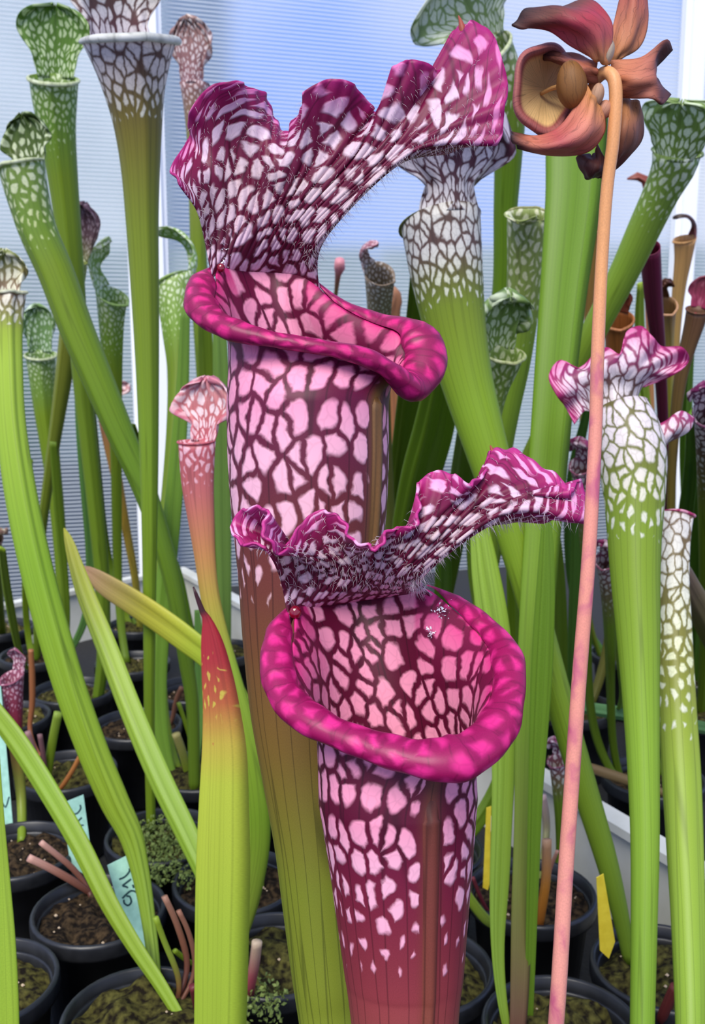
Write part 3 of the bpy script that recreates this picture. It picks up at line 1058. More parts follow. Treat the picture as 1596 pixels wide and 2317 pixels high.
mouth1 = [(150, 482, 602, .010), (168, 456, 640, .000), (185, 447, 678, -.010), (203, 470, 718, -.018), (225, 535, 750, -.026), (250, 632, 771, -.030), (275, 740, 788, -.030), (298, 835, 811, -.026),
          (318, 893, 846, -.020), (336, 935, 878, -.010), (352, 972, 818, .000), (8, 945, 757, .008), (28, 862, 728, .015), (47, 768, 684, .022), (65, 697, 622, .027), (90, 628, 606, .034), (120, 550, 604, .028)]


def lip1(dg):
    pts = [(-15, .0074), (8, .0070), (28, .0040), (48, .0022), (64, .0012), (90, .0006), (120, .0006), (148, .0016), (165, .0048), (190, .0062), (215, .0048), (250, .0036), (285, .0036), (315, .0046), (336, .0072), (345, .0074)]
    x = dg if dg < 345 else dg - 360
    return float(np.interp(x, [p[0] for p in pts], [p[1] for p in pts]))


h1 = [
    [(464, 548, .006), (446, 478, -.002), (404, 418, -.010)],
    [(474, 530, .008), (446, 430, -.002), (390, 372, -.006)],
    [(490, 512, .010), (470, 390, .004), (424, 318, .012)],
    [(510, 495, .012), (495, 350, .008), (428, 258, .002)],
    [(530, 480, .014), (515, 325, .010), (470, 200, -.004)],
    [(548, 470, .014), (545, 310, .010), (535, 182, -.004)],
    [(566, 465, .014), (572, 320, .010), (570, 200, .006)],
    [(582, 462, .014), (596, 335, .010), (606, 218, .016)],
    [(597, 462, .013), (615, 350, .008), (622, 275, .020)],
    [(610, 464, .013), (636, 365, .006), (652, 296, .018)],
    [(622, 466, .012), (660, 362, .004), (676, 258, .004)],
    [(632, 468, .012), (684, 352, .004), (694, 205, -.008)],
    [(642, 470, .011), (708, 345, .004), (745, 180, -.010)],
    [(651, 474, .011), (730, 345, .004), (795, 186, -.006)],
    [(659, 478, .010), (752, 350, .002), (830, 226, .006)],
    [(667, 482, .010), (772, 352, .002), (852, 252, .014)],
    [(675, 486, .009), (792, 348, .000), (882, 226, .006)],
    [(682, 490, .009), (812, 340, .000), (888, 165, -.008)],
    [(689, 494, .008), (832, 334, -.002), (918, 137, -.012)],
    [(695, 498, .008), (850, 330, -.002), (962, 140, -.008)],
    [(701, 502, .008), (870, 325, -.003), (1000, 158, .004)],
    [(707, 506, .007), (888, 320, -.004), (1026, 70, .012)],
    [(712, 510, .007), (905, 318, -.004), (1064, 52, .008)],
    [(717, 514, .006), (920, 318, -.005), (1112, 72, -.002)],
    [(722, 518, .006), (932, 320, -.006), (1136, 130, -.012)],
    [(726, 522, .006), (940, 324, -.007), (1150, 200, -.016)],
    [(729, 526, .006), (940, 332, -.008), (1140, 262, -.018)],
    [(731, 530, .006), (930, 344, -.008), (1130, 318, -.016)],
    [(732, 536, .008), (905, 366, -.004), (1060, 332, -.006)],
    [(730, 545, .012), (870, 392, .004), (970, 338, .008)],
    [(722, 548, .018), (830, 400, .016), (920, 300, .024)],
]
style1 = dict(vs=1.45, st=[(0, c(96, 8, 44), c(226, 170, 196), .79), (0.12, BURG, c(226, 190, 206), .79), (0.5, c(98, 10, 48), CELLW, .79), (0.82, c(112, 10, 58), c(218, 188, 206), .75), (0.95, c(140, 14, 80), c(214, 130, 178), .60), (1, c(162, 24, 104), c(220, 110, 170), .45)],
              lipbase=c(138, 12, 74), lipcell=c(206, 34, 116), hairs=1500, flow=(0.15, 0.0, -0.9), fringe=(0.86, 0.99), flow2=(0.5, 0.1, -0.8))
pit1, info1 = main_pitcher('magenta_pitcher', 'taller magenta and white veined pitcher with ruffled hood, behind the lower front pitcher', sec1, mouth1, 150, 65, h1, st1, lip1, style1, 1, cpc=116, wing=(326, c(120, 96, 40), 0.0030), dref=D1, hood_cpc=100)

# --- lower front pitcher
D2 = 0.318
st2 = [(0.0, c(88, 4, 40), c(238, 152, 180), 0.84), (0.05, c(108, 20, 52), c(242, 176, 198), 0.81), (0.09, c(118, 30, 54), c(242, 176, 198), 0.64), (0.13, c(126, 40, 56), c(240, 170, 194), 0.44), (0.165, c(132, 48, 58), c(230, 160, 180), 0.30), (0.195, c(138, 54, 60), c(220, 150, 180), 0.10),
       (0.22, c(142, 62, 62), RED, 0.0), (0.30, c(154, 92, 70), RED, 0), (0.5, c(140, 106, 60), G1, 0), (1, c(120, 70, 60), G1, 0)]
sec2 = [(1810, 724, 1078, D2), (1900, 739, 1071, D2), (2000, 754, 1063, D2), (2100, 768, 1055, D2), (2200, 782, 1047, D2), (2330, 800, 1034, D2), (2800, 855, 1010, D2+.005), (3300, 900, 985, D2+.015), (3640, 915, 965, D2+.022)]
mouth2 = [(148, 658, 1368, .014), (165, 628, 1432, .004), (185, 622, 1512, -.006), (205, 648, 1586, -.016), (225, 722, 1643, -.025), (248, 845, 1692, -.032), (270, 970, 1722, -.036), (292, 1062, 1712, -.033), (312, 1130, 1650, -.024),
          (332, 1158, 1560, -.012), (352, 1150, 1478, .000), (12, 1105, 1420, .010), (32, 1035, 1362, .020), (52, 962, 1322, .027), (75, 880, 1332, .036), (100, 790, 1345, .038), (125, 710, 1358, .028)]


def lip2(dg):
    pts = [(-28, .0046), (-8, .0040), (12, .0034), (32, .0026), (50, .0014), (75, .0006), (120, .0006), (146, .0016), (162, .0042), (185, .0048), (215, .0044), (248, .0046), (270, .0056), (292, .0060), (312, .0056), (332, .0046)]
    x = dg if dg < 332 else dg - 360
    return float(np.interp(x, [p[0] for p in pts], [p[1] for p in pts]))


h2 = [
    [(640, 1335, .010), (622, 1275, .000), (600, 1240, -.004)],
    [(655, 1325, .012), (622, 1250, .002), (545, 1222, .000)],
    [(672, 1315, .014), (640, 1240, .006), (520, 1200, .006)],
    [(690, 1308, .016), (650, 1238, .010), (538, 1160, .008)],
    [(708, 1303, .017), (658, 1242, .010), (575, 1145, .000)],
    [(724, 1300, .018), (668, 1250, .006), (604, 1168, -.010)],
    [(738, 1298, .018), (680, 1256, .004), (595, 1212, -.014)],
    [(752, 1296, .018), (694, 1258, .006), (630, 1250, -.012)],
    [(766, 1296, .018), (708, 1254, .008), (652, 1232, -.004)],
    [(778, 1296, .017), (724, 1245, .010), (675, 1190, .006)],
    [(790, 1296, .016), (742, 1238, .011), (715, 1158, .008)],
    [(800, 1296, .016), (762, 1236, .011), (752, 1158, .006)],
    [(810, 1296, .015), (782, 1240, .009), (780, 1190, .002)],
    [(820, 1296, .014), (802, 1248, .005), (808, 1226, -.008)],
    [(829, 1296, .013), (822, 1250, .003), (846, 1242, -.012)],
    [(838, 1296, .012), (842, 1246, .002), (872, 1215, -.010)],
    [(847, 1295, .011), (862, 1240, .002), (905, 1192, -.004)],
    [(856, 1294, .010), (884, 1232, .001), (948, 1190, -.010)],
    [(865, 1293, .009), (906, 1222, .000), (945, 1140, -.004)],
    [(874, 1292, .008), (930, 1205, -.001), (952, 1092, .004)],
    [(882, 1291, .007), (954, 1188, -.002), (985, 1068, .006)],
    [(890, 1290, .006), (978, 1174, -.003), (1030, 1072, .002)],
    [(898, 1290, .005), (1002, 1162, -.004), (1066, 1096, -.010)],
    [(905, 1290, .005), (1026, 1152, -.004), (1098, 1072, .002)],
    [(912, 1290, .004), (1050, 1144, -.004), (1114, 1016, .014)],
    [(918, 1290, .004), (1072, 1138, -.004), (1160, 1020, .010)],
    [(924, 1290, .004), (1094, 1134, -.004), (1215, 1046, .004)],
    [(930, 1291, .004), (1114, 1134, -.005), (1268, 1084, -.002)],
    [(936, 1292, .004), (1130, 1138, -.006), (1292, 1116, -.010)],
    [(941, 1293, .004), (1140, 1144, -.007), (1312, 1085, -.004)],
    [(946, 1295, .004), (1146, 1152, -.008), (1330, 1132, -.008)],
    [(950, 1298, .005), (1140, 1164, -.008), (1326, 1184, -.010)],
    [(954, 1302, .006), (1110, 1184, -.004), (1255, 1172, -.004)],
    [(954, 1305, .010), (1070, 1202, .004), (1170, 1176, .008)],
    [(948, 1306, .016), (1030, 1206, .014), (1100, 1160, .022)],
]
style2 = dict(vs=1.75, st=[(0, c(110, 8, 50), c(226, 130, 172), .76), (0.15, BURG, c(220, 176, 194), .76), (0.5, c(92, 10, 44), CELLW, .76), (0.8, c(110, 12, 58), c(216, 180, 200), .70), (0.93, c(150, 20, 88), c(230, 150, 196), .60), (1, c(186, 50, 126), c(240, 170, 210), .5)],
              lipbase=c(146, 12, 78), lipcell=c(212, 40, 124), hairs=1000, flow=(0.15, 0.0, -0.9), fringe=(0.86, 0.99), flow2=(0.45, 0.1, -0.85))
pit2, info2 = main_pitcher('magenta_pitcher', 'lower front magenta pitcher with wide open mouth beside the pink flower stem', sec2, mouth2, 148, 52, h2, st2, lip2, style2, 2, cpc=160, wing=(290, c(116, 66, 44), 0.0026), dref=D2, hood_cpc=125)


# ------------------------------------------------------------------ background pitchers, left side
def pst(topbase, cell, a0, midbase, lowbase, t1=0.10, t2=0.17, a_mid=0.55):
    """colour stops of a reticulated pitcher: veined top, plain tube below."""
    return [(0, topbase, cell, a0), (t1, topbase * 0.6 + midbase * 0.4, cell, a_mid), (t2, midbase, cell, 0.0), (0.45, midbase * 0.4 + lowbase * 0.6, lowbase, 0.0), (1, lowbase, lowbase, 0.0)]


LIPG = (c(196, 204, 160), c(214, 220, 190), 0.4)
pitcher('green_pitcher', 'green pitcher with upright rounded veined hood beside the flaring pitcher on the left wall',
        [(122, 178, 96), (124, 230, 92), (130, 300, 80), (142, 400, 66), (155, 520, 56), (172, 700, 46), (190, 900, 40), (212, 1100, 36), (235, 1300, 32), (250, 1470, 28)], 1.10, 1.32,
        [(0, c(112, 142, 60), c(206, 218, 178), .62), (.07, c(112, 150, 52), c(196, 212, 150), .5), (.16, G2, PALE, 0), (1, G4, G4, 0)],
        face=8, lip_st=LIPG, tilt=0.30, hood=dict(h=3.2, wmax=1.75, neck=1.0, bend0=-4, bend1=6, ruf=.10, nr=4, wpos=.66, st=[(0, c(98, 134, 44), c(206, 220, 176), .66), (1, c(92, 130, 44), c(190, 208, 150), .6)]), cpc=160)
pitcher('green_pitcher', 'stout leaning green pitcher with dark veined hood at the left wall, crossing other stems',
        [(48, 372, 92), (60, 430, 90), (85, 520, 84), (128, 620, 80), (172, 740, 76), (218, 850, 70), (268, 970, 62), (320, 1090, 52), (362, 1210, 44), (396, 1340, 38), (422, 1500, 32), (436, 1600, 28)], 0.98, 1.06,
        [(0, c(120, 146, 66), c(216, 222, 190), .62), (.10, c(116, 148, 50), c(206, 216, 150), .45), (.17, G2, PALE, 0), (.5, c(112, 148, 36), G1, 0), (1, G4, G4, 0)],
        face=-20, lip_st=LIPG, tilt=0.15, hood=dict(h=2.7, wmax=1.45, neck=1.1, bend0=-6, bend1=12, ruf=.14, nr=5, wpos=.5, st=[(0, c(92, 112, 44), c(214, 220, 188), .62), (1, c(70, 92, 32), c(190, 204, 150), .5)]), cpc=135)
pitcher('flaring_pitcher', 'tall flaring pitcher with white-netted brownish top and wide white lip',
        [(292, 96, 170), (296, 130, 158), (303, 200, 132), (312, 280, 108), (318, 380, 86), (322, 500, 72), (328, 650, 62), (334, 850, 50), (338, 1100, 38), (338, 1350, 28), (336, 1600, 23), (334, 1860, 19)], 0.82, None,
        [(0, c(104, 74, 74), c(222, 212, 210), .84), (.05, c(110, 88, 70), c(222, 210, 202), .80), (.085, c(124, 108, 56), c(220, 214, 196), .55), (.11, c(130, 118, 48), CREAM, .15), (.14, c(132, 126, 46), CREAM, 0), (.24, c(134, 150, 42), G1, 0), (.5, c(132, 164, 46), G1, 0), (1, G2, G2, 0)],
        face=28, lip_st=(c(206, 206, 196), c(226, 226, 218), .5), tilt=0.12, flare=1.22, lipr=.11, keel=.10,
        hood=dict(h=2.4, wmax=1.25, neck=0.85, bend0=-6, bend1=14, ruf=.14, nr=4, st=[(0, c(104, 54, 74), c(226, 214, 216), .84), (.4, c(96, 62, 60), c(224, 214, 210), .82), (1, c(100, 84, 60), CREAM, .7)]), cpc=118, nphi=56)
pitcher('pink_pitcher', 'slender pale pink pitcher with pointed star-like hood rising behind the tall ruffled hood',
        [(440, 190, 58), (441, 250, 46), (443, 340, 36), (446, 480, 34), (452, 640, 38), (462, 800, 40), (474, 1000, 36), (486, 1200, 30), (500, 1420, 24)], 1.36, 1.52,
        [(0, c(150, 104, 104), c(226, 206, 204), .6), (.05, c(150, 120, 96), c(220, 200, 190), .4), (.1, c(140, 140, 70), PALE, 0), (.3, G2, G2, 0), (1, G2, G2, 0)],
        face=170, tilt=.1, lipr=.06, hood=dict(h=4.6, wmax=1.75, neck=1.05, bend0=2, bend1=-8, ruf=.22, nr=7, tip=.02, wpos=.55, st=[(0, c(150, 100, 104), c(226, 206, 206), .6), (1, c(168, 130, 120), c(234, 222, 214), .6)]), cpc=180)
pitcher('brown_hood_pitcher', 'greenish pitcher with dull purple-brown hood behind the stout leaning green pitcher',
        [(176, 590, 40), (170, 640, 40), (158, 740, 42), (146, 840, 38), (130, 950, 30), (112, 1070, 24), (96, 1190, 20), (86, 1310, 18), (84, 1440, 16)], 1.25, 1.5,
        [(0, c(150, 160, 90), c(220, 220, 180), .5), (.08, G1, PALE, .2), (.15, c(134, 140, 50), PALE, 0), (1, G4, G4, 0)],
        face=-18, tilt=.2, hood=dict(h=6.6, wmax=2.5, neck=1.2, bend0=0, bend1=24, ruf=.16, nr=4, wpos=.7, st=[(0, c(140, 140, 80), c(216, 214, 180), .5), (.45, c(128, 96, 96), c(190, 164, 160), .6), (1, c(104, 70, 82), c(170, 140, 146), .55)]), cpc=170)
pitcher('pale_green_pitcher', 'pale green pitcher with white curled hood bending right, behind the flaring pitcher stem',
        [(252, 668, 62), (252, 720, 56), (254, 800, 46), (258, 880, 36), (262, 1000, 26), (264, 1150, 22), (264, 1330, 18)], 1.30, 1.55,
        [(0, c(150, 180, 100), c(226, 234, 206), .66), (.12, c(134, 170, 62), c(210, 226, 170), .4), (.22, G1, PALE, 0), (1, G4, G4, 0)],
        face=70, tilt=.4, hood=dict(h=4.6, wmax=1.1, neck=.7, bend0=-30, bend1=70, ruf=.18, nr=4, wpos=.6, st=[(0, c(160, 190, 110), c(230, 236, 214), .7), (1, c(160, 190, 110), c(230, 236, 214), .7)]), cpc=170)
pitcher('pale_green_pitcher', 'pale green pitcher with arched white-edged hood between the flaring pitcher and the tall ruffled one',
        [(398, 632, 72), (398, 690, 66), (400, 760, 54), (402, 840, 40), (396, 960, 32), (386, 1100, 32), (372, 1260, 34), (356, 1450, 34), (346, 1620, 30), (340, 1740, 24)], 1.24, 1.14,
        [(0, c(150, 178, 96), c(226, 234, 206), .62), (.10, c(130, 166, 60), c(206, 224, 160), .35), (.18, G2, PALE, 0), (1, G1, G1, 0)],
        face=-75, tilt=.45, hood=dict(h=5.0, wmax=.85, neck=.6, bend0=-20, bend1=120, ruf=.14, nr=4, wpos=.55, st=[(0, c(150, 184, 90), c(226, 234, 206), .6), (1, c(150, 184, 90), c(226, 234, 206), .6)]), cpc=170)
pitcher('strap_pitcher', 'long light green pitcher with cream mottled hood, bending down to the mossy front pot',
        [(14, 660, 80), (14, 720, 72), (17, 800, 66), (24, 950, 66), (44, 1100, 72), (74, 1250, 74), (112, 1400, 74), (160, 1560, 72), (212, 1700, 70), (262, 1810, 66), (300, 1880, 54), (326, 1960, 40), (352, 2060, 30), (384, 2180, 24)], 0.80, None,
        [(0, c(140, 110, 96), c(232, 224, 206), .78), (.035, c(150, 150, 80), c(232, 228, 200), .62), (.06, c(166, 190, 62), CREAM, .1), (.1, c(168, 196, 66), G1, 0), (.4, c(136, 174, 44), G1, 0), (.75, G1, G1, 0), (1, c(130, 160, 60), G1, 0)],
        face=20, flat=.55, lip_st=(c(206, 206, 170), c(222, 222, 196), .4), tilt=.2, keel=.5, hood=dict(h=2.5, wmax=1.3, neck=.9, bend0=-4, bend1=35, ruf=.22, nr=5, st=[(0, c(140, 104, 92), c(226, 222, 196), .74), (1, c(140, 150, 80), c(226, 224, 196), .7)]), cpc=150)
pitcher('mottled_pitcher', 'grey-green mottled pitcher half hidden between the leaning green pitcher and the left wall',
        [(92, 802, 60), (96, 860, 56), (104, 940, 48), (116, 1040, 38), (128, 1140, 32), (138, 1250, 28), (146, 1370, 22), (150, 1480, 18)], 1.48, 1.58,
        [(0, c(120, 150, 80), c(206, 218, 186), .55), (.12, c(120, 152, 60), PALE, .3), (.2, G2, G2, 0), (1, G4, G4, 0)],
        face=15, tilt=.3, lip_st=LIPG, hood=dict(h=3.6, wmax=1.25, neck=.9, bend0=0, bend1=10, ruf=.2, nr=5, st=[(0, c(110, 146, 84), c(200, 216, 190), .55), (1, c(120, 154, 90), c(200, 216, 190), .55)]), cpc=170)
pitcher('faded_pitcher', 'thin orange-stemmed pitcher with small pink flaps behind the leaning green pitcher',
        [(238, 905, 44), (240, 940, 36), (250, 1010, 28), (268, 1100, 22), (288, 1210, 18), (306, 1310, 16), (318, 1420, 14)], 1.52, 1.66,
        [(0, c(196, 130, 124), c(236, 206, 204), .5), (.2, c(190, 140, 80), PALE, 0), (.5, c(186, 150, 60), G1, 0), (1, c(150, 150, 54), G1, 0)],
        face=0, tilt=.1, hood=dict(h=1.9, wmax=2.5, neck=1.6, bend0=-10, bend1=10, ruf=.22, nr=3, wpos=.5, tip=.5, st=[(0, c(206, 150, 150), c(238, 214, 214), .6), (1, c(206, 150, 150), c(238, 214, 214), .6)]), cpc=170)
pitcher('small_pink_pitcher', 'small pitcher with pink net-veined hood and orange tube beside the tall magenta pitcher',
        [(446, 998, 74), (446, 1040, 74), (448, 1100, 70), (456, 1180, 58), (464, 1260, 46), (474, 1340, 42), (492, 1430, 46), (520, 1540, 54), (552, 1660, 60), (574, 1780, 62), (580, 1900, 62), (562, 2020, 56), (538, 2120, 40), (520, 2210, 26)], 0.70, None,
        [(0, c(196, 96, 108), c(240, 196, 206), .70), (.04, c(198, 104, 110), c(240, 190, 200), .55), (.09, c(204, 114, 112), c(240, 180, 190), .25), (.13, c(206, 124, 104), PINKW, 0), (.21, c(206, 146, 88), PALE, 0), (.30, c(186, 168, 70), G1, 0), (.42, c(150, 178, 56), G1, 0), (.7, c(124, 158, 40), G1, 0), (1, c(140, 150, 60), G1, 0)],
        face=-25, flat=.6, tilt=.15, lipr=.07, hood=dict(h=3.9, wmax=2.3, neck=1.05, bend0=-8, bend1=8, ruf=.16, nr=5, wpos=.55, tip=.15, st=[(0, c(196, 92, 106), c(242, 206, 212), .70), (.5, c(206, 120, 120), c(244, 222, 222), .78), (1, c(220, 160, 160), c(246, 226, 226), .7)], edgecol=c(222, 130, 150)), cpc=185)
pitcher('tiny_pitcher', 'tiny purple-pink pitcher standing in the pot by the tray end',
        [(28, 1530, 46), (30, 1570, 42), (32, 1620, 36), (36, 1690, 28), (46, 1770, 22), (58, 1850, 16)], 0.97, None,
        [(0, c(156, 84, 108), c(226, 190, 204), .6), (.2, c(150, 60, 84), c(214, 160, 180), .4), (.34, c(150, 50, 66), RED, 0), (.5, c(156, 110, 66), G1, 0), (.7, c(140, 140, 56), G1, 0), (1, G2, G2, 0)],
        face=-35, tilt=.5, hood=dict(h=2.6, wmax=1.3, neck=.9, bend0=-10, bend1=50, ruf=.1, nr=3, st=[(0, c(156, 90, 112), c(232, 206, 214), .6), (1, c(156, 90, 112), c(232, 206, 214), .6)]), cpc=260)
pitcher('pale_green_pitcher', 'pale withered cream hood pitcher cut by the left end of the tray',
        [(-14, 1215, 34), (-12, 1260, 30), (-6, 1330, 24), (2, 1430, 20)], 1.15, None,
        [(0, c(170, 130, 110), c(226, 214, 180), .6), (.3, G2, G2, 0), (1, G2, G2, 0)], face=40, hood=dict(h=4, wmax=1.7, neck=1, bend0=0, bend1=40, ruf=.25, nr=5), cpc=170)

LG = 'plain green strap leaves by the left wall'
leaf('strap_leaf', 'yellow-tipped light green strap leaf crossing toward the red-tipped leaf', 'leaf', [(145, 1195, 4), (156, 1225, 22), (172, 1280, 34), (196, 1350, 44), (240, 1460, 50), (298, 1610, 54), (362, 1760, 56), (420, 1880, 54), (470, 1990, 46), (520, 2120, 34), (548, 2230, 24)], 0.86, None,
     ls(c(206, 200, 70), c(160, 186, 66), c(142, 174, 62), c(134, 166, 52), G1), keel=.2)
leaf('keeled_leaf', 'yellow-green keeled leaf lying across the green stems, pointing at the left wall', 'leaf', [(184, 1284, 8), (205, 1298, 30), (240, 1325, 50), (300, 1362, 58), (360, 1402, 60), (420, 1446, 60), (480, 1496, 54), (540, 1580, 44), (575, 1720, 34), (590, 1880, 26), (585, 2010, 20)], 0.94, None,
     ls(c(196, 150, 120), c(196, 190, 66), c(160, 184, 54), c(140, 172, 44), c(130, 164, 40), G1), keel=.55, keel_phi=300)
leaf('red_tipped_leaf', 'broad light green leaf with blood red tip and dark dry point', 'leaf', [(437, 1328, 3), (445, 1352, 7), (458, 1388, 10), (466, 1404, 16), (472, 1450, 34), (480, 1520, 48), (488, 1600, 58), (492, 1700, 70), (489, 1820, 78), (486, 1950, 84), (483, 2100, 84), (481, 2250, 82), (478, 2400, 76), (470, 2650, 44)], 0.56, None,
     [(0, c(60, 30, 36), G1, 0), (.045, c(72, 34, 40), G1, 0), (.06, c(170, 40, 52), G1, 0), (.13, c(176, 52, 58), c(206, 170, 80), .30), (.20, c(188, 100, 62), c(204, 190, 76), .42), (.27, c(196, 176, 70), c(190, 120, 66), .25), (.34, c(184, 196, 66), G1, 0), (.6, c(164, 188, 60), G1, 0), (1, c(150, 176, 56), G1, 0)], keel=.55, keel_phi=322, flat=.3, nphi=36, n=90, cpc=170)
leaf('strap_leaf', 'light green strap leaf slanting down across the mint labels into the front pot', 'leaf', [(-60, 1540, 40), (-20, 1600, 46), (40, 1680, 52), (110, 1790, 52), (180, 1910, 50), (245, 2040, 46), (305, 2140, 40), (360, 2220, 34), (412, 2300, 26)], 0.80, None, ls(G1, c(138, 172, 52), G1, c(140, 170, 50)), keel=.2)
leaf('strap_leaf', 'bright green strap leaf standing upright at the far left end of the pots', 'leaf', [(-8, 1700, 14), (-2, 1850, 24), (4, 2000, 40), (10, 2150, 54), (14, 2330, 60), (14, 2500, 50), (10, 2650, 40)], 0.58, None, ls(G1, G3, G3, c(138, 176, 50)), keel=.2)
LABS = ['light green leaf tip poking up over the left end of the white tray', 'very thin upright leaf just above the white tray end', 'dark slender leaf touching the grey-green mottled pitcher', 'bluish green leaf rising beside the brown-hood pitcher stem', 'dark green leaf under the small pink flaps', 'thin green leaf in front of the white tray back wall', 'dark leaf crossing under the leaning green pitcher near the flaring stem', 'broad soft green leaf slanting behind the keeled yellow-green leaf', 'green leaf directly left of the small pink-hooded pitcher tube', 'pale green leaf pressed between the small pink pitcher and the tall magenta tube', 'short green leaf behind the wide post foot', 'small bluish leaf beneath the dark dry point of the red-tipped leaf']
for lab, (pts, d0, col) in zip(LABS, [
    ([(4, 1240, 20), (14, 1320, 22), (26, 1390, 22), (38, 1460, 18), (50, 1540, 14)], 1.04, G1),
    ([(70, 1040, 10), (60, 1200, 14), (56, 1340, 15), (58, 1460, 14)], 1.3, G2),
    ([(120, 1000, 16), (132, 1150, 20), (146, 1300, 18), (158, 1420, 15), (168, 1500, 12)], 1.3, G4),
    ([(176, 830, 20), (184, 980, 24), (196, 1120, 26), (206, 1250, 22), (214, 1380, 18), (220, 1480, 14)], 1.3, c(96, 140, 70)),
    ([(206, 890, 14), (214, 1000, 20), (224, 1120, 22), (236, 1250, 22), (246, 1360, 18)], 1.45, GD),
    ([(258, 1080, 14), (262, 1180, 18), (266, 1290, 18), (268, 1400, 14)], 1.5, G2),
    ([(300, 960, 14), (330, 1060, 22), (366, 1190, 26), (392, 1290, 26), (410, 1400, 20)], 1.3, GD),
    ([(420, 700, 20), (412, 900, 30), (398, 1080, 38), (380, 1260, 42), (362, 1430, 40), (348, 1600, 34), (340, 1740, 26)], 1.02, c(120, 158, 56)),
    ([(460, 640, 24), (466, 800, 34), (470, 1000, 36), (470, 1200, 32), (468, 1380, 26), (466, 1500, 20)], 1.3, G1),
    ([(494, 660, 24), (500, 840, 36), (504, 1040, 42), (506, 1220, 36), (512, 1400, 28), (520, 1520, 20)], 1.22, c(136, 172, 84)),
    ([(350, 1170, 14), (372, 1230, 24), (400, 1300, 26), (424, 1400, 20), (436, 1480, 16)], 1.4, c(104, 142, 44)),
    ([(446, 1380, 12), (450, 1450, 20), (452, 1540, 22), (450, 1640, 20), (442, 1720, 14)], 1.15, c(104, 148, 60)),
]):
    leaf('grass_leaf', lab, 'leaf', pts, d0, None, ls(col, col * 1.05, col), group=LG, keel=.25)
leaf('dry_stem', 'thin dry orange-brown stem beside the tiny purple-pink pitcher', 'stem', [(70, 1470, 12), (73, 1540, 14), (72, 1600, 13), (62, 1650, 10), (56, 1700, 8)], 1.12, None, ls(c(170, 110, 70), c(150, 92, 60)), flat=.9, keel=0)

# ------------------------------------------------------------------ background pitchers, right side
RB = c(92, 62, 60)
pitcher('netted_pitcher', 'large pitcher netted in white and brown-purple with bent-over hood seen from behind',
        [(998, 500, 172), (1004, 560, 168), (1014, 640, 158), (1030, 740, 138), (1054, 850, 118), (1082, 950, 104), (1112, 1050, 92), (1146, 1160, 80), (1184, 1290, 70), (1228, 1450, 64), (1276, 1620, 60), (1326, 1790, 56), (1372, 1940, 48), (1406, 2070, 36), (1426, 2170, 24)], 0.72, None,
        [(0, c(96, 76, 64), c(214, 210, 200), .80), (.05, c(98, 72, 66), c(220, 216, 208), .78), (.085, c(110, 112, 52), c(216, 218, 190), .62), (.115, c(126, 146, 42), CREAM, .25), (.14, c(130, 152, 40), CREAM, 0), (.25, c(140, 174, 48), G1, 0), (.5, c(140, 172, 48), G1, 0), (1, c(120, 150, 44), G1, 0)],
        face=200, lip_st=(c(110, 112, 60), c(150, 150, 90), .2), tilt=.25, flare=1.04, lipr=.06, keel=.1,
        hood=dict(h=2.2, wmax=1.78, neck=.74, bend0=2, bend1=-60, ruf=.16, nr=4, wpos=.60, tip=.35, st=[(0, c(96, 70, 64), c(220, 214, 208), .80), (.5, c(92, 52, 64), c(222, 210, 212), .82), (1, c(108, 60, 78), c(224, 206, 212), .74)]), cpc=150, nphi=56)
BG = c(110, 146, 34)
leaf('broad_leaf', 'very broad flat green leaf behind the pink flower stem', 'leaf', [(1296, 250, 110), (1291, 330, 112), (1286, 450, 104), (1266, 650, 88), (1248, 850, 78), (1232, 1050, 72), (1217, 1250, 66), (1204, 1450, 62), (1192, 1650, 52), (1186, 1850, 44), (1178, 2050, 40), (1172, 2250, 34), (1168, 2330, 30)], 0.76, None,
     ls(c(102, 138, 28), BG, BG, c(124, 158, 42), c(128, 160, 44), c(130, 140, 60), c(120, 80, 70)), flat=.35, keel=.3, keel_phi=318, nphi=28, n=70)
pitcher('green_pitcher', 'white and green mottled pitcher with spreading hood behind the ruffled hood tip',
        [(1104, 112, 100), (1128, 160, 92), (1150, 240, 78), (1150, 360, 62), (1144, 480, 52), (1138, 640, 44), (1120, 800, 42), (1096, 1000, 38), (1060, 1200, 34), (1035, 1420, 28)], 0.95, 1.3,
        [(0, c(128, 146, 80), c(220, 220, 190), .62), (.06, c(126, 150, 60), c(214, 216, 176), .5), (.14, c(118, 146, 40), PALE, .1), (.2, BG, BG, 0), (1, G4, G4, 0)],
        face=-25, tilt=.2, lip_st=LIPG, hood=dict(h=3.4, wmax=2.9, neck=1.3, bend0=-10, bend1=14, ruf=.10, nr=4, wpos=.55, st=[(0, c(140, 166, 96), c(224, 230, 204), .8), (1, c(150, 172, 112), c(226, 232, 212), .85)]), cpc=140)
pitcher('green_pitcher', 'pale mottled green pitcher with flat open top next to the very broad flat leaf',
        [(1196, 486, 84), (1192, 540, 82), (1188, 620, 78), (1180, 720, 72), (1168, 820, 64), (1152, 910, 56), (1138, 1000, 48), (1122, 1120, 40), (1106, 1260, 34), (1090, 1420, 28)], 0.88, 1.18,
        [(0, c(150, 164, 96), c(222, 222, 190), .62), (.14, c(150, 170, 84), c(220, 222, 176), .5), (.24, c(148, 180, 60), PALE, .2), (.34, c(146, 180, 58), G1, 0), (1, G1, G1, 0)],
        face=150, tilt=.08, lip_st=(c(150, 150, 90), c(186, 186, 130), .4), hood=dict(h=.8, wmax=.9, neck=.7, bend0=-40, bend1=-90, ruf=.1, nr=3), cpc=140)
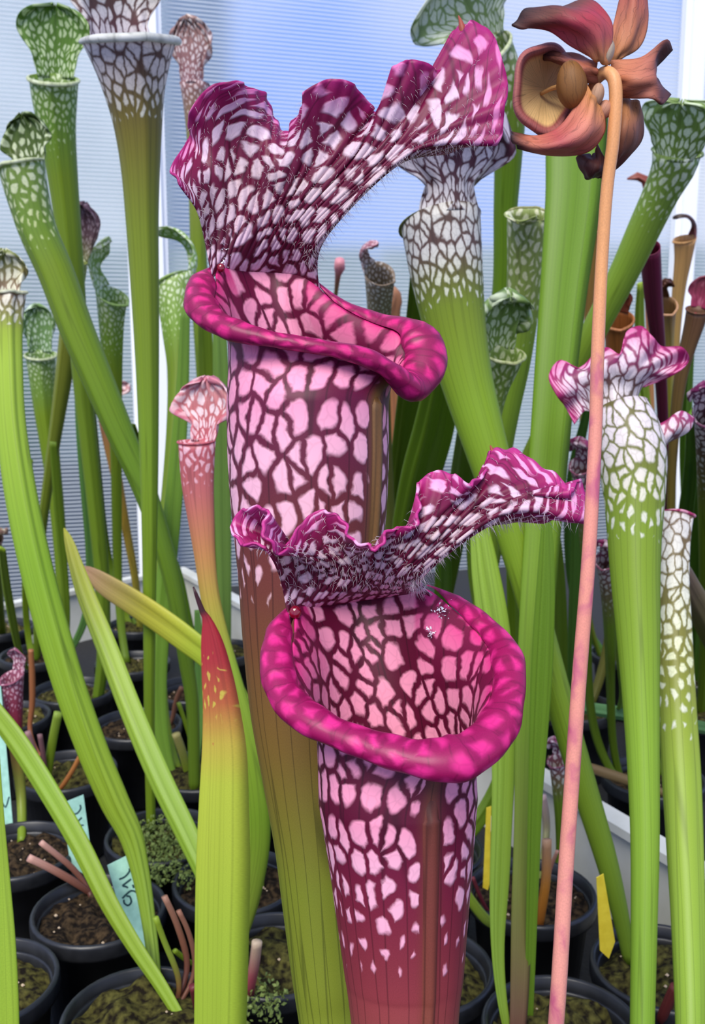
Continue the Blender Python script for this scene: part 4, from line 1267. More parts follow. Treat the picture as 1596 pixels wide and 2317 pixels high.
pitcher('green_pitcher', 'crumpled green hooded pitcher tucked beside the large netted pitcher tube',
        [(1142, 800, 78), (1138, 830, 68), (1128, 880, 46), (1118, 940, 34), (1108, 1040, 28), (1096, 1180, 24), (1084, 1360, 20)], 0.82, 1.02,
        [(0, c(130, 156, 76), c(214, 220, 180), .62), (.12, c(134, 164, 70), PALE, .4), (.3, G1, G1, 0), (1, G1, G1, 0)],
        face=20, tilt=.1, lip_st=(c(196, 204, 140), c(220, 222, 176), .5), hood=dict(h=3.6, wmax=1.75, neck=1.1, bend0=0, bend1=26, ruf=.26, nr=6, wpos=.6, st=[(0, c(128, 158, 76), c(214, 224, 190), .7), (1, c(134, 164, 92), c(214, 226, 194), .7)]), cpc=165)
pitcher('leaning_pitcher', 'pale green pitcher with speckled neck leaning hard to the right wall post',
        [(1532, 345, 96), (1524, 380, 90), (1500, 430, 80), (1462, 510, 74), (1416, 610, 66), (1370, 700, 60), (1318, 800, 54), (1262, 910, 46), (1206, 1020, 40), (1150, 1140, 36), (1102, 1270, 32), (1072, 1420, 28)], 0.86, 1.25,
        [(0, c(130, 156, 76), c(222, 228, 206), .66), (.07, c(136, 166, 70), c(216, 226, 186), .5), (.14, c(150, 182, 66), PALE, .15), (.2, c(150, 184, 64), G1, 0), (.6, G1, G1, 0), (1, G4, G4, 0)],
        face=150, tilt=.25, lip_st=(c(98, 116, 50), c(120, 136, 66), .2), hood=dict(h=2.9, wmax=1.9, neck=1.2, bend0=6, bend1=-20, ruf=.08, nr=4, wpos=.6, st=[(0, c(118, 146, 62), c(216, 226, 194), .72), (1, c(128, 156, 78), c(214, 226, 190), .74)]), cpc=150)
# star-hooded right pitcher, hood traced
RST = [(0, c(112, 104, 60), c(232, 220, 222), .86), (.06, c(116, 118, 54), c(232, 222, 220), .84), (.11, c(128, 146, 46), c(230, 226, 204), .66), (.15, c(132, 158, 44), CREAM, .35), (.19, c(134, 162, 42), CREAM, 0), (.4, c(140, 176, 50), G1, 0), (1, c(120, 160, 40), G1, 0)]
RD = 0.66
star = pitcher('star_hood_pitcher', 'white pitcher with magenta-edged star-shaped crinkled hood behind the pink flower stem',
        [(1404, 925, 120), (1416, 965, 142), (1430, 1030, 152), (1436, 1120, 134), (1436, 1200, 120), (1438, 1300, 108), (1444, 1420, 96), (1450, 1560, 82), (1456, 1720, 70), (1460, 1900, 62), (1458, 2100, 56), (1454, 2320, 52), (1450, 2560, 46), (1446, 2850, 38)], RD, None, RST,
        face=160, tilt=.1, flare=1.0, lipr=.05, lip_st=(c(140, 110, 90), c(226, 206, 210), .7), cpc=130, keel=.08, nphi=56)
hs = [
    [(1348, 945, .008), (1325, 930, .000), (1300, 960, -.006)], [(1352, 930, .008), (1318, 905, .000), (1278, 918, .008)], [(1358, 918, .006), (1315, 880, -.004), (1262, 898, -.008)], [(1364, 905, .004), (1310, 862, -.006), (1242, 852, .000)],
    [(1370, 895, .003), (1320, 850, -.006), (1268, 815, .010)], [(1376, 890, .002), (1338, 845, -.006), (1310, 832, -.004)], [(1382, 885, .001), (1355, 838, -.006), (1345, 802, .006)], [(1388, 882, .000), (1372, 832, -.006), (1374, 786, -.002)],
    [(1394, 880, .000), (1390, 828, -.006), (1405, 800, -.006)], [(1400, 880, .000), (1408, 826, -.006), (1418, 752, .006)], [(1406, 881, .001), (1424, 828, -.005), (1452, 738, .000)], [(1412, 883, .002), (1438, 830, -.004), (1478, 762, -.008)],
    [(1418, 886, .003), (1450, 832, -.003), (1500, 784, .004)], [(1424, 890, .004), (1460, 836, -.002), (1545, 786, -.004)], [(1430, 895, .006), (1466, 842, .000), (1560, 815, .004)], [(1434, 902, .008), (1466, 850, .004), (1535, 842, -.004)],
    [(1438, 912, .010), (1460, 862, .008), (1495, 862, .006)], [(1440, 922, .014), (1450, 880, .012), (1458, 876, .010)]]
cols = []
for k, hc in enumerate(hs):
    t_ = k / (len(hs) - 1)
    cols.append([P(1346 + 116 * t_, 965 - 10 * math.sin(t_ * 3.14), RD - 0.016 * math.sin(t_ * 3.14) + .004)] + [P(x, y, RD + dd) for x, y, dd in hc])
SG = fan_surface(np.array(cols), 44, 150)
uvs = uv_surface(SG, 140)
tt = np.linspace(0, 1, 44)
b_, c_, a_ = stops(tt, [(0, c(112, 112, 70), c(234, 224, 224), .84), (.5, c(116, 80, 80), c(236, 224, 226), .84), (.8, c(146, 50, 100), c(232, 206, 218), .8), (1, c(168, 30, 100), c(226, 110, 166), .62)])
link('hood', grid_mesh('hood', SG, False, uvs, np.repeat(b_[:, None], 150, 1), np.repeat(c_[:, None], 150, 1), np.repeat(a_[:, None], 150, 1)), SKIN_BG, star, thick=.0008)
# flared side of its mouth
fc = [[P(1440, 930, RD + .008), P(1438, 975, RD - .002), P(1446, 1010, RD - .004)], [P(1470, 962, RD), P(1474, 990, RD - .006), P(1476, 1020, RD - .004)], [P(1502, 955, RD - .004), P(1508, 985, RD - .008), P(1504, 1010, RD - .004)],
      [P(1540, 930, RD - .002), P(1540, 965, RD - .006), P(1512, 1000, RD)], [P(1572, 945, RD + .004), P(1560, 975, RD), P(1515, 1000, RD + .006)]]
FG = fan_surface(np.array(fc), 14, 40)
b_, c_, a_ = stops(np.linspace(0, 1, 14), [(0, c(170, 50, 110), c(232, 200, 214), .7), (1, c(140, 110, 100), c(234, 226, 224), .8)])
link('mouth_flap', grid_mesh('mouth_flap', FG, False, uv_surface(FG, 150), np.repeat(b_[:, None], 40, 1), np.repeat(c_[:, None], 40, 1), np.repeat(a_[:, None], 40, 1)), SKIN_BG, star, thick=.0008)

pitcher('white_net_pitcher', 'white net-veined pitcher with thin pink lip and no visible hood beside the star-hooded one',
        [(1524, 1168, 62), (1524, 1220, 58), (1523, 1300, 60), (1525, 1400, 66), (1527, 1500, 72), (1532, 1620, 76), (1540, 1760, 78), (1548, 1920, 74), (1556, 2100, 68), (1562, 2320, 62), (1560, 2560, 50), (1550, 2850, 40)], 0.72, None,
        [(0, c(128, 100, 74), c(240, 234, 226), .86), (.1, c(130, 120, 64), c(238, 236, 216), .82), (.2, c(140, 140, 56), c(234, 236, 190), .6), (.28, c(150, 168, 56), CREAM, .3), (.36, c(154, 180, 60), CREAM, 0), (.6, c(150, 182, 60), G1, 0), (1, c(130, 166, 50), G1, 0)],
        face=60, tilt=.05, flare=1.22, lipr=.11, lip_st=(c(190, 60, 110), c(236, 170, 190), .6), cpc=140)
pitcher('maroon_pitcher', 'smooth dark maroon pitcher tube in front of the narrow white post',
        [(1472, 560, 44), (1474, 600, 44), (1480, 680, 38), (1488, 760, 32), (1496, 860, 26), (1502, 980, 22), (1508, 1120, 18), (1512, 1280, 16), (1514, 1440, 14)], 1.0, 1.5, [(0, c(128, 40, 72), MAR, 0), (.6, c(100, 32, 58), MAR, 0), (1, c(80, 50, 50), MAR, 0)], face=-40, tilt=.02, lipr=.04, flare=1.0, keel=.08)
pitcher('tan_dried_pitcher', 'dried tan pitcher with dark curled hood near the right wall',
        [(1552, 540, 42), (1548, 580, 36), (1538, 650, 28), (1530, 740, 22), (1526, 860, 18), (1524, 1020, 15), (1522, 1200, 13), (1522, 1420, 12)], 1.45, 1.75, [(0, c(206, 158, 100), c(206, 158, 100), 0), (.3, c(190, 156, 90), G1, 0), (.6, c(150, 140, 70), G1, 0), (1, c(110, 110, 50), G1, 0)],
        face=-85, tilt=.2, hood=dict(h=4.6, wmax=.8, neck=.5, bend0=-10, bend1=125, ruf=.15, nr=3, st=[(0, c(140, 80, 80), MAR, 0), (.4, c(70, 40, 36), MAR, 0), (1, c(50, 34, 26), MAR, 0)]))
pitcher('brown_pitcher', 'short brown pitcher with red-brown open mouth below the leaning pale pitcher',
        [(1400, 722, 58), (1400, 760, 56), (1398, 830, 50), (1396, 920, 42), (1394, 1040, 34), (1392, 1200, 28), (1392, 1400, 22)], 1.10, 1.36, [(0, c(160, 96, 50), RED, 0), (.3, c(140, 100, 44), G1, 0), (.6, c(126, 120, 50), G1, 0), (1, c(96, 96, 40), G1, 0)],
        face=-10, tilt=.3, lip_st=(c(196, 130, 84), RED, 0), hood=dict(h=2.0, wmax=1.2, neck=.95, bend0=0, bend1=20, ruf=.1, nr=3, st=[(0, c(120, 60, 40), RED, 0), (1, c(110, 50, 50), RED, 0)]))
pitcher('pink_hood_pitcher', 'brown-stemmed pitcher with bright pink pointed hood at the far right wall',
        [(1580, 700, 44), (1570, 740, 40), (1556, 790, 34), (1540, 860, 28), (1528, 960, 22), (1520, 1100, 18), (1518, 1300, 15)], 0.96, 1.14, [(0, c(120, 84, 60), RED, 0), (.4, c(110, 96, 40), G1, 0), (1, G4, G4, 0)],
        face=-30, tilt=.2, hood=dict(h=3.4, wmax=1.5, neck=1.0, bend0=0, bend1=20, ruf=.1, nr=3, tip=.0, wpos=.45, st=[(0, c(190, 70, 110), c(220, 120, 150), .4), (1, c(176, 90, 100), c(220, 130, 140), .4)]))
pitcher('curled_hood_pitcher', 'small greyish mottled pitcher with wispy curled pink hood between the tall and netted pitchers',
        [(858, 618, 60), (858, 660, 56), (858, 720, 50), (860, 800, 42), (866, 920, 34), (876, 1080, 26), (890, 1300, 20)], 1.05, 1.5, [(0, c(150, 130, 110), c(220, 212, 206), .55), (.12, c(150, 140, 100), c(214, 210, 190), .4), (.25, c(140, 130, 80), G1, 0), (1, G4, G4, 0)],
        face=60, tilt=.3, lipr=.06, hood=dict(h=3.6, wmax=.62, neck=.45, bend0=-35, bend1=95, ruf=.3, nr=5, st=[(0, c(160, 140, 130), c(226, 214, 212), .6), (1, c(190, 120, 140), c(236, 206, 214), .6)]), cpc=220)
leaf('pink_bud_stem', 'thin stem with small pink club end against the blue wall', 'stem', [(769, 590, 22), (769, 604, 26), (766, 616, 16), (762, 650, 10), (757, 700, 9), (752, 800, 9), (748, 960, 9), (746, 1160, 9), (746, 1320, 9)], 1.3, None, [(0, c(222, 150, 160), G1, 0), (.03, c(220, 150, 160), G1, 0), (.05, c(190, 130, 110), G1, 0), (.15, c(140, 140, 70), G1, 0), (1, G2, G2, 0)], flat=.9, keel=0)
leaf('orange_dead_pitcher', 'withered orange pitcher rag hanging beside the small curled-hood pitcher', 'pitcher plant', [(890, 650, 10), (898, 672, 26), (892, 700, 30), (888, 760, 32), (890, 860, 26), (896, 1000, 20), (904, 1260, 14)], 1.40, 1.66, ls(c(170, 120, 90), c(206, 140, 96), c(190, 130, 90), c(120, 100, 60)), flat=.6)
leaf('dried_flap', 'dry red-brown withered hood beside the leaning pale pitcher neck', 'pitcher plant', [(1420, 405, 4), (1432, 402, 14), (1456, 400, 22), (1466, 440, 16), (1462, 560, 14), (1470, 760, 14), (1480, 1100, 14), (1490, 1400, 12)], 1.48, 1.62, ls(c(150, 80, 66), c(176, 104, 84), c(170, 120, 70), c(130, 120, 60), G4), flat=.6)
pitcher('tan_dried_pitcher', 'dried orange-tan pitcher squeezed between the broad leaf and the flower stem',
        [(1352, 510, 34), (1346, 560, 30), (1338, 640, 24), (1330, 760, 18), (1322, 900, 15), (1316, 1100, 13), (1314, 1350, 11)], 1.1, 1.5, [(0, c(206, 160, 90), G1, 0), (.3, c(196, 150, 80), G1, 0), (1, G4, G4, 0)], face=0, tilt=.2, hood=dict(h=2.4, wmax=1.2, neck=.9, bend0=0, bend1=30, ruf=.1, nr=3, st=[(0, c(190, 110, 100), RED, 0), (1, c(200, 130, 120), RED, 0)]))
pitcher('white_net_pitcher', 'white and purple pitcher hood peeping in at the right, beside the star-shaped hood',
        [(1604, 930, 60), (1604, 980, 56), (1602, 1060, 46), (1600, 1180, 36), (1598, 1340, 28)], 0.85, 1.3, [(0, c(110, 60, 90), c(230, 218, 222), .8), (.2, c(120, 110, 60), CREAM, .4), (.35, G2, G2, 0), (1, G4, G4, 0)], face=-20,
        hood=dict(h=2.8, wmax=1.35, neck=.9, bend0=0, bend1=20, ruf=.2, nr=5, st=[(0, c(110, 60, 90), c(230, 214, 220), .8), (1, c(130, 50, 100), c(230, 204, 216), .75)]), cpc=150)
pitcher('yellow_green_pitcher', 'yellow-brown pitcher with dark frayed mouth between the maroon tube and the tan dried pitcher',
        [(1506, 690, 44), (1506, 730, 40), (1508, 800, 32), (1510, 900, 24), (1512, 1050, 18), (1514, 1300, 14)], 1.34, 1.72, [(0, c(170, 130, 90), RED, 0), (.2, c(190, 170, 70), G1, 0), (.5, G1, G1, 0), (1, G4, G4, 0)], face=10, tilt=.4, lip_st=(c(210, 160, 120), RED, 0),
        hood=dict(h=3.0, wmax=1.1, neck=.8, bend0=0, bend1=50, ruf=.3, nr=4, st=[(0, c(110, 70, 44), RED, 0), (1, c(90, 50, 34), RED, 0)]))
pitcher('olive_pitcher', 'olive striped pitcher tube leaning in from the right below the white net pitcher',
        [(1640, 1470, 74), (1610, 1420, 66), (1570, 1350, 54), (1540, 1290, 44), (1520, 1250, 30)][::-1] + [(1660, 1560, 60), (1670, 1660, 40)], 0.86, 1.2, [(0, c(150, 120, 110), c(190, 170, 150), .3), (.4, c(120, 116, 56), G1, 0), (1, c(96, 104, 40), G1, 0)], face=-30)

RG = 'plain green strap leaves behind the magenta pitchers'
LABS = ['dark green leaf right behind the magenta spout', 'widest dark green leaf behind the tall magenta tube', 'dark leaf between the tall magenta tube and the netted pitcher stem', 'bright yellow-green strap leaf behind the open magenta mouth, narrowing to a purple foot', 'dark green leaf between the yellow-green strap leaf and the very broad flat leaf', 'green strap leaf in front of the very broad flat leaf, ending at a thin foot', 'shaded leaf just left of the pink flower stem', 'darkest thin leaf behind the pink flower stem', 'small light leaf blade at the side of the star-hooded tube', 'large dark leaf to the right of the star-shaped hood', 'dark leaf behind the white net pitcher', 'thin yellowish leaf below the leaning pale pitcher', 'thin yellow-green leaf left of the maroon tube', 'green leaf below the bright pink pointed hood', 'bluish green leaf behind the crinkled hood flap', 'short dark leaf just under the lower ruffled hood', 'dark narrow leaf beside the olive edge of the tall magenta tube']
for lab, (pts, d0, col) in zip(LABS, [
    ([(950, 560, 34), (948, 700, 54), (936, 850, 62), (918, 1000, 60), (900, 1150, 54), (884, 1300, 46), (874, 1460, 38)], 1.0, GD),
    ([(1010, 700, 40), (1008, 820, 74), (984, 960, 92), (952, 1080, 90), (925, 1200, 76), (905, 1350, 60), (895, 1500, 44)], 0.92, c(112, 144, 34)),
    ([(1060, 860, 20), (1058, 960, 44), (1046, 1080, 56), (1030, 1200, 52), (1012, 1330, 44), (1000, 1480, 34)], 0.86, c(108, 138, 34)),
    ([(1070, 1120, 20), (1086, 1200, 44), (1100, 1300, 64), (1118, 1420, 72), (1132, 1560, 70), (1140, 1700, 56), (1136, 1850, 48), (1128, 2000, 44), (1118, 2140, 30), (1112, 2310, 18)], 0.74, c(146, 178, 62)),
    ([(1160, 1140, 20), (1166, 1250, 40), (1172, 1400, 48), (1172, 1560, 46), (1166, 1700, 40), (1160, 1860, 36)], 0.80, c(108, 138, 30)),
    ([(1238, 1120, 14), (1236, 1300, 40), (1228, 1480, 50), (1220, 1640, 44), (1212, 1800, 34), (1206, 2000, 28), (1202, 2140, 24), (1198, 2300, 18)], 0.62, c(116, 152, 44)),
    ([(1254, 1160, 14), (1262, 1280, 30), (1268, 1420, 34), (1268, 1560, 30), (1262, 1680, 22)], 0.98, c(98, 126, 34)),
    ([(1300, 1080, 12), (1304, 1240, 26), (1300, 1400, 28), (1296, 1540, 24), (1294, 1640, 18)], 1.05, c(70, 106, 40)),
    ([(1400, 1400, 12), (1404, 1480, 22), (1414, 1560, 22), (1420, 1640, 16)], 0.80, c(150, 180, 70)),
    ([(1570, 930, 40), (1578, 1040, 70), (1572, 1140, 80), (1552, 1240, 60), (1530, 1330, 44), (1516, 1430, 34)], 0.95, c(96, 138, 36)),
    ([(1605, 1060, 50), (1600, 1180, 70), (1590, 1300, 60), (1578, 1430, 44), (1570, 1540, 30)], 1.05, c(80, 120, 30)),
    ([(1390, 640, 14), (1396, 760, 20), (1440, 900, 22), (1450, 1100, 20), (1440, 1350, 18), (1430, 1480, 14)], 1.25, c(160, 186, 70)),
    ([(1450, 640, 16), (1448, 740, 24), (1456, 860, 24), (1470, 1000, 22), (1480, 1200, 18), (1490, 1420, 14)], 1.2, c(160, 184, 66)),
    ([(1568, 760, 14), (1556, 880, 28), (1552, 1020, 30), (1556, 1180, 26), (1560, 1400, 20)], 1.05, c(130, 168, 54)),
    ([(1340, 880, 12), (1322, 960, 22), (1300, 1060, 28), (1290, 1180, 28), (1290, 1320, 22), (1300, 1460, 16)], 1.1, c(96, 140, 60)),
    ([(1000, 1150, 14), (1004, 1260, 34), (1000, 1380, 40), (990, 1500, 34), (985, 1620, 26)], 1.0, c(88, 126, 32)),
    ([(900, 900, 14), (905, 1040, 24), (912, 1200, 28), (918, 1340, 24), (920, 1450, 18)], 1.62, GD),
]):
    leaf('grass_leaf', lab, 'leaf', pts, d0, None, ls(col, col * 1.06, col, col * .95), group=RG, keel=.3)
leaf('lying_leaf', 'teal-green leaf lying almost level behind the star-hooded pitcher tube', 'leaf', [(1180, 1570, 8), (1260, 1588, 22), (1340, 1604, 30), (1430, 1618, 32), (1520, 1634, 32), (1610, 1650, 28), (1700, 1672, 18)], 1.16, 1.20, ls(c(96, 142, 90), c(104, 150, 96)), keel=.2)
leaf('dry_stem', 'brown lying stem resting on the white tray side', 'stem', [(1240, 1716, 14), (1310, 1730, 20), (1380, 1752, 24), (1450, 1776, 22), (1520, 1800, 16)], 1.0, 0.99, ls(c(130, 104, 70), c(112, 96, 56)), flat=.9, keel=0)
leaf('lying_leaf', 'short green leaf poking out of the pot behind the front pitcher base', 'leaf', [(1040, 2000, 10), (1066, 2046, 22), (1100, 2090, 24), (1140, 2140, 16)], 0.80, None, ls(c(130, 160, 50)), keel=.2) if False else None
for (x, y, r_, lab) in [(1318, 1050, 30, 'crinkled white and purple hood flap behind the pink flower stem'), (1372, 1265, 26, 'small white and purple crumpled hood low behind the star-hooded tube'), (1262, 1720, 24, 'small pink crumpled hood low behind the strap leaves at the tray side')]:
    pitcher('white_net_pitcher', lab, [(x, y, r_ * 1.6), (x + 4, y + 60, r_ * 1.3), (x + 8, y + 150, r_), (x + 10, y + 300, r_ * .7)], 0.9, 1.1 if y < 1500 else 0.93, [(0, c(140, 80, 100), c(230, 218, 220), .7), (.3, G4, G4, .2), (.5, GD, GD, 0), (1, GD, GD, 0)], face=-40,
            hood=dict(h=3.0, wmax=1.4, neck=.9, bend0=0, bend1=60, ruf=.3, nr=5, st=[(0, c(140, 80, 100), c(230, 218, 220), .75), (1, c(150, 50, 100), c(230, 206, 214), .75)]), cpc=190)


# ------------------------------------------------------------------ the dried flower
FD = 0.292
froot_p = P(1090, 3868, 0.345)
flower = thing('dried_flower', 'dried brown and pink nodding flower on a long pink stem with purple blotches', 'flower', tuple(froot_p))
PETAL = skin_material('dry_petal', warp=0.5, stretch=0.25, soft=0.5, rough=0.6, trans=0.15, veinfac=0.6, bump=0.12, vscale=(2.0, 0.15))


def petal(name, rows, cols_st, label=None, n=30, m=24, thick=0.0007, part=None):
    """rows: list of rows of (x,y,dd) from the flower centre outwards."""
    A = np.array([[P(x, y, FD + dd) for (x, y, dd) in r] for r in rows])
    G = fan_surface(np.transpose(A, (1, 0, 2)), n, m)
    rr = np.random.default_rng(len(rows) * 7 + int(rows[0][0][0]))
    du = np.gradient(G, axis=1); dv = np.gradient(G, axis=0); Nn = unit(np.cross(du, dv))
    x_ = np.linspace(0, 1, m); y_ = np.linspace(0, 1, n)
    G = G + Nn * (0.0004 * np.sin(x_ * 17 + rr.uniform(0, 6))[None, :] * np.sin(y_ * 9 + 1)[:, None] + 0.0005 * y_[:, None] * np.sin(x_ * 9 + rr.uniform(0, 6))[None, :])[..., None]
    b_, c_, a_ = stops(y_, [(t, k, k * 1.25, 0.3) for t, k in cols_st])
    o = link(name, grid_mesh(name, G, False, uv_surface(G, 260), np.repeat(b_[:, None], m, 1), np.repeat(c_[:, None], m, 1), np.repeat(a_[:, None], m, 1)), PETAL, flower, thick=thick)
    return o


BR1 = c(104, 54, 44); BR2 = c(70, 38, 32); BR3 = c(46, 27, 25); PK = c(176, 82, 80); PK2 = c(164, 52, 66); TAN = c(190, 128, 74); CRM = c(220, 182, 124)
petal('sepal', [[(1372, 150, -.004), (1362, 142, -.006), (1345, 136, -.004)], [(1386, 62, -.006), (1345, 76, -.010), (1292, 104, -.004)], [(1358, 14, -.006), (1305, 44, -.012), (1246, 70, -.004)], [(1325, 2, -.002), (1255, 24, -.008), (1190, 66, -.004)], [(1292, 16, .002), (1200, 22, -.002), (1158, 56, -.002)]],
      [(0, TAN), (.2, PK), (.45, PK2), (.7, BR1), (1, BR3)])
petal('sepal', [[(1378, 148, .004), (1390, 140, .004), (1400, 136, .004)], [(1382, 80, .006), (1415, 95, .002), (1446, 106, .006)], [(1398, 20, .008), (1435, 20, .002), (1468, 40, .006)], [(1412, -40, .010), (1440, -45, .005), (1462, -30, .008)]], [(0, TAN), (.4, c(190, 120, 84)), (.8, c(168, 88, 72)), (1, BR1)])
petal('sepal', [[(1382, 140, .002), (1388, 182, .000), (1396, 224, .004)], [(1440, 135, .000), (1438, 178, -.006), (1428, 222, .000)], [(1476, 114, .000), (1478, 168, -.004), (1478, 224, -.004)], [(1504, 90, .002), (1482, 168, .002), (1504, 232, -.002)], [(1520, 112, .006), (1480, 172, .006), (1520, 214, .004)]],
      [(0, c(196, 120, 80)), (.4, c(176, 104, 82)), (.7, BR1), (1, BR2)])
petal('sepal', [[(1380, 215, .004), (1415, 222, .004), (1446, 230, .006)], [(1378, 280, .004), (1418, 282, -.002), (1454, 270, .006)], [(1376, 330, .006), (1412, 330, .000), (1450, 316, .008)], [(1372, 372, .008), (1392, 366, .004), (1412, 360, .010)], [(1352, 402, .010), (1362, 400, .009), (1372, 396, .012)]], [(0, TAN), (.3, c(150, 92, 62)), (.7, BR1), (1, BR2)])
petal('sepal', [[(1328, 186, -.002), (1345, 222, -.008), (1372, 258, -.002)], [(1300, 244, -.004), (1330, 284, -.012), (1366, 300, -.004)], [(1262, 290, -.004), (1288, 322, -.012), (1326, 342, -.002)], [(1212, 306, -.002), (1224, 334, -.008), (1250, 352, .000)], [(1158, 296, .002), (1160, 318, .000), (1172, 334, .002)]],
      [(0, TAN), (.25, c(204, 124, 100)), (.55, PK), (.8, c(190, 110, 84)), (1, BR3)])
petal('petal', [[(1352, 325, .006), (1345, 350, .004), (1330, 352, .006)], [(1372, 372, .004), (1345, 372, .000), (1312, 350, .004)], [(1368, 385, .006), (1340, 394, .002), (1304, 362, .006)], [(1352, 398, .010), (1338, 404, .008), (1318, 390, .010)]], [(0, BR1), (1, BR3)])
petal('petal', [[(1350, 140, .000), (1352, 160, -.004), (1352, 190, .000)], [(1310, 128, .000), (1312, 150, -.006), (1318, 182, -.002)], [(1270, 122, .002), (1272, 134, -.002), (1282, 150, .000)], [(1228, 116, .006), (1230, 126, .004), (1240, 134, .006)]], [(0, c(176, 100, 70)), (.6, c(150, 84, 66)), (1, BR2)])
# umbrella-shaped style: a shallow cup with a broad brown rim
ucx, ucy = 1232, 202
nu, nv = 64, 18
UG = np.zeros((nv, nu, 3)); Ub = np.zeros((nv, nu, 3))
for i in range(nv):
    t = i / (nv - 1)
    for j in range(nu):
        th = 2 * math.pi * j / nu
        ex = 1 + 0.05 * math.cos(5 * th + .6)
        if t < 0.62:                       # cream bowl
            r = t / 0.62 * 0.80; dd = 0.012 - 0.006 * (t / 0.62) ** 2
            col = CRM
        elif t < 0.82:                     # rolled rim
            k = (t - 0.62) / 0.20; r = 0.80 + 0.2 * math.sin(k * math.pi / 2); dd = 0.006 - 0.008 * math.sin(k * math.pi)
            col = c(160, 88, 82)
        else:                              # outer side
            k = (t - 0.82) / 0.18; r = 1.0 - 0.12 * k * k; dd = 0.006 + 0.016 * k
            col = c(184, 96, 92)
        UG[i, j] = P(ucx + 70 * r * ex * math.cos(th) * (1 if math.cos(th) < 0 else 1.05), ucy - 96 * r * ex * math.sin(th) - 8 * math.sin(th) * r, FD + dd + 0.004 * math.cos(th) * r)
        Ub[i, j] = col
uvu = np.zeros((nv, nu + 1, 2)); uvu[..., 0] = np.linspace(0, 40, nu + 1)[None]; uvu[..., 1] = np.linspace(0, 3, nv)[:, None]
link('style_umbrella', grid_mesh('style_umbrella', UG, True, uvu, Ub, Ub * 1.12, np.full((nv, nu), .3)), PETAL, flower, thick=.0008)


def ellip(name, x, y, d, rx, ry, rz, col, parent, tilt=0.0, mat=None, n=28, seed=0):
    ctr = P(x, y, d)
    th = np.linspace(0, 2 * math.pi, n, endpoint=False); ph = np.linspace(0.02, math.pi - .02, n // 2)
    G = np.zeros((n // 2, n, 3))
    sx, sy = rx * d / FPX, ry * d / FPX
    ct, st_ = math.cos(tilt), math.sin(tilt)
    for i, p in enumerate(ph):
        a0 = np.sin(p) * np.cos(th) * sx * (1 + .04 * np.cos(5 * th)); b0 = math.cos(p) * sy; c0 = np.sin(p) * np.sin(th) * rz
        X = a0 * ct - b0 * st_; Y = a0 * st_ + b0 * ct
        G[i] = ctr + X[:, None] * RGT + Y[:, None] * UPV + c0[:, None] * FWD
    uvx = np.zeros((n // 2, n + 1, 2)); uvx[..., 0] = np.linspace(0, 8, n + 1)[None]; uvx[..., 1] = np.linspace(0, 4, n // 2)[:, None]
    B = np.ones(G.shape) * col
    return link(name, grid_mesh(name, G, True, uvx, B, B * 1.2, np.full(G.shape[:2], .3)), mat or PETAL, parent)


ellip('ovary', 1294, 192, FD - .004, 34, 54, .0048, c(128, 84, 38), flower, 0.1)
leafst = lambda col: [(0, col, col, 0), (1, col, col, 0)]
ellip('bract', 1352, 214, FD - .006, 15, 26, .0022, c(176, 134, 104), flower, -0.2)
ellip('bract', 1374, 118, FD - .004, 16, 30, .0022, c(170, 150, 128), flower, -0.25)
ellip('bract', 1368, 248, FD - .004, 18, 22, .0022, c(186, 128, 100), flower, -0.5)
# style column joining bowl and ovary
def rod(name, pts, parent, st, mat, n=40, nphi=14, cpc=120):
    p = np.array(pts, float)
    q = crs(p, n)
    C3 = np.array([P(a[0], a[1], a[3]) for a in q]); R3 = q[:, 2] * .5 * q[:, 3] / FPX
    T = unit(-np.gradient(C3, axis=0)); ref = np.array([0., 1., 0.])
    e1 = np.cross(ref[None] * np.ones_like(T), T); e1 = unit(e1); e2 = np.cross(T, e1)
    G, _ = tube_grid(C3, R3, T, e1, e2, nphi)
    u = arc(C3); u /= u[-1]
    b_, c_, a_ = stops(u, st)
    return link(name, grid_mesh(name, G[::-1], True, uv_tube(C3, R3, nphi, cpc)[::-1], np.repeat(b_[::-1, None], nphi, 1), np.repeat(c_[::-1, None], nphi, 1), np.repeat(a_[::-1, None], nphi, 1), cap_end=True), mat, parent)


rod('style', [(1225, 212, 8, FD + .010), (1250, 200, 10, FD + .006), (1275, 194, 12, FD + .001)], flower, leafst(c(196, 146, 90)), PETAL, n=10)
STEMM = skin_material('blotched_pink_stem', warp=0.9, stretch=0.45, soft=0.45, rough=0.45, trans=0.05, veinfac=0.95, bump=0.0)
s0 = c(214, 150, 96); s1 = c(212, 136, 118); s2 = c(216, 144, 128); pu = c(178, 84, 112)
rod('stem', [(1338, 205, 22, FD + .004), (1352, 178, 26, FD), (1372, 164, 29, FD - .003), (1390, 180, 30, FD - .005), (1394, 230, 30, FD - .005), (1388, 320, 29, FD - .004), (1374, 430, 28, FD - .002), (1362, 600, 28, FD), (1353, 800, 30, FD), (1349, 950, 30, FD), (1341, 1120, 31, FD - .001), (1330, 1300, 32, FD - .002),
     (1314, 1500, 33, FD - .002), (1298, 1720, 34, FD - .002), (1280, 1980, 35, FD - .002), (1260, 2300, 36, FD - .001), (1225, 2700, 35, FD + .010), (1165, 3300, 33, FD + .031), (1090, 3868, 30, FD + .053)], flower,
    [(0, s0, pu, .1), (.12, s0, pu, .25), (.2, s1, pu, .85), (.3, s1, pu, .85), (.5, s2, pu, .75), (.8, s1, pu, .8), (1, s1, pu, .8)], STEMM, n=140, nphi=24, cpc=110)

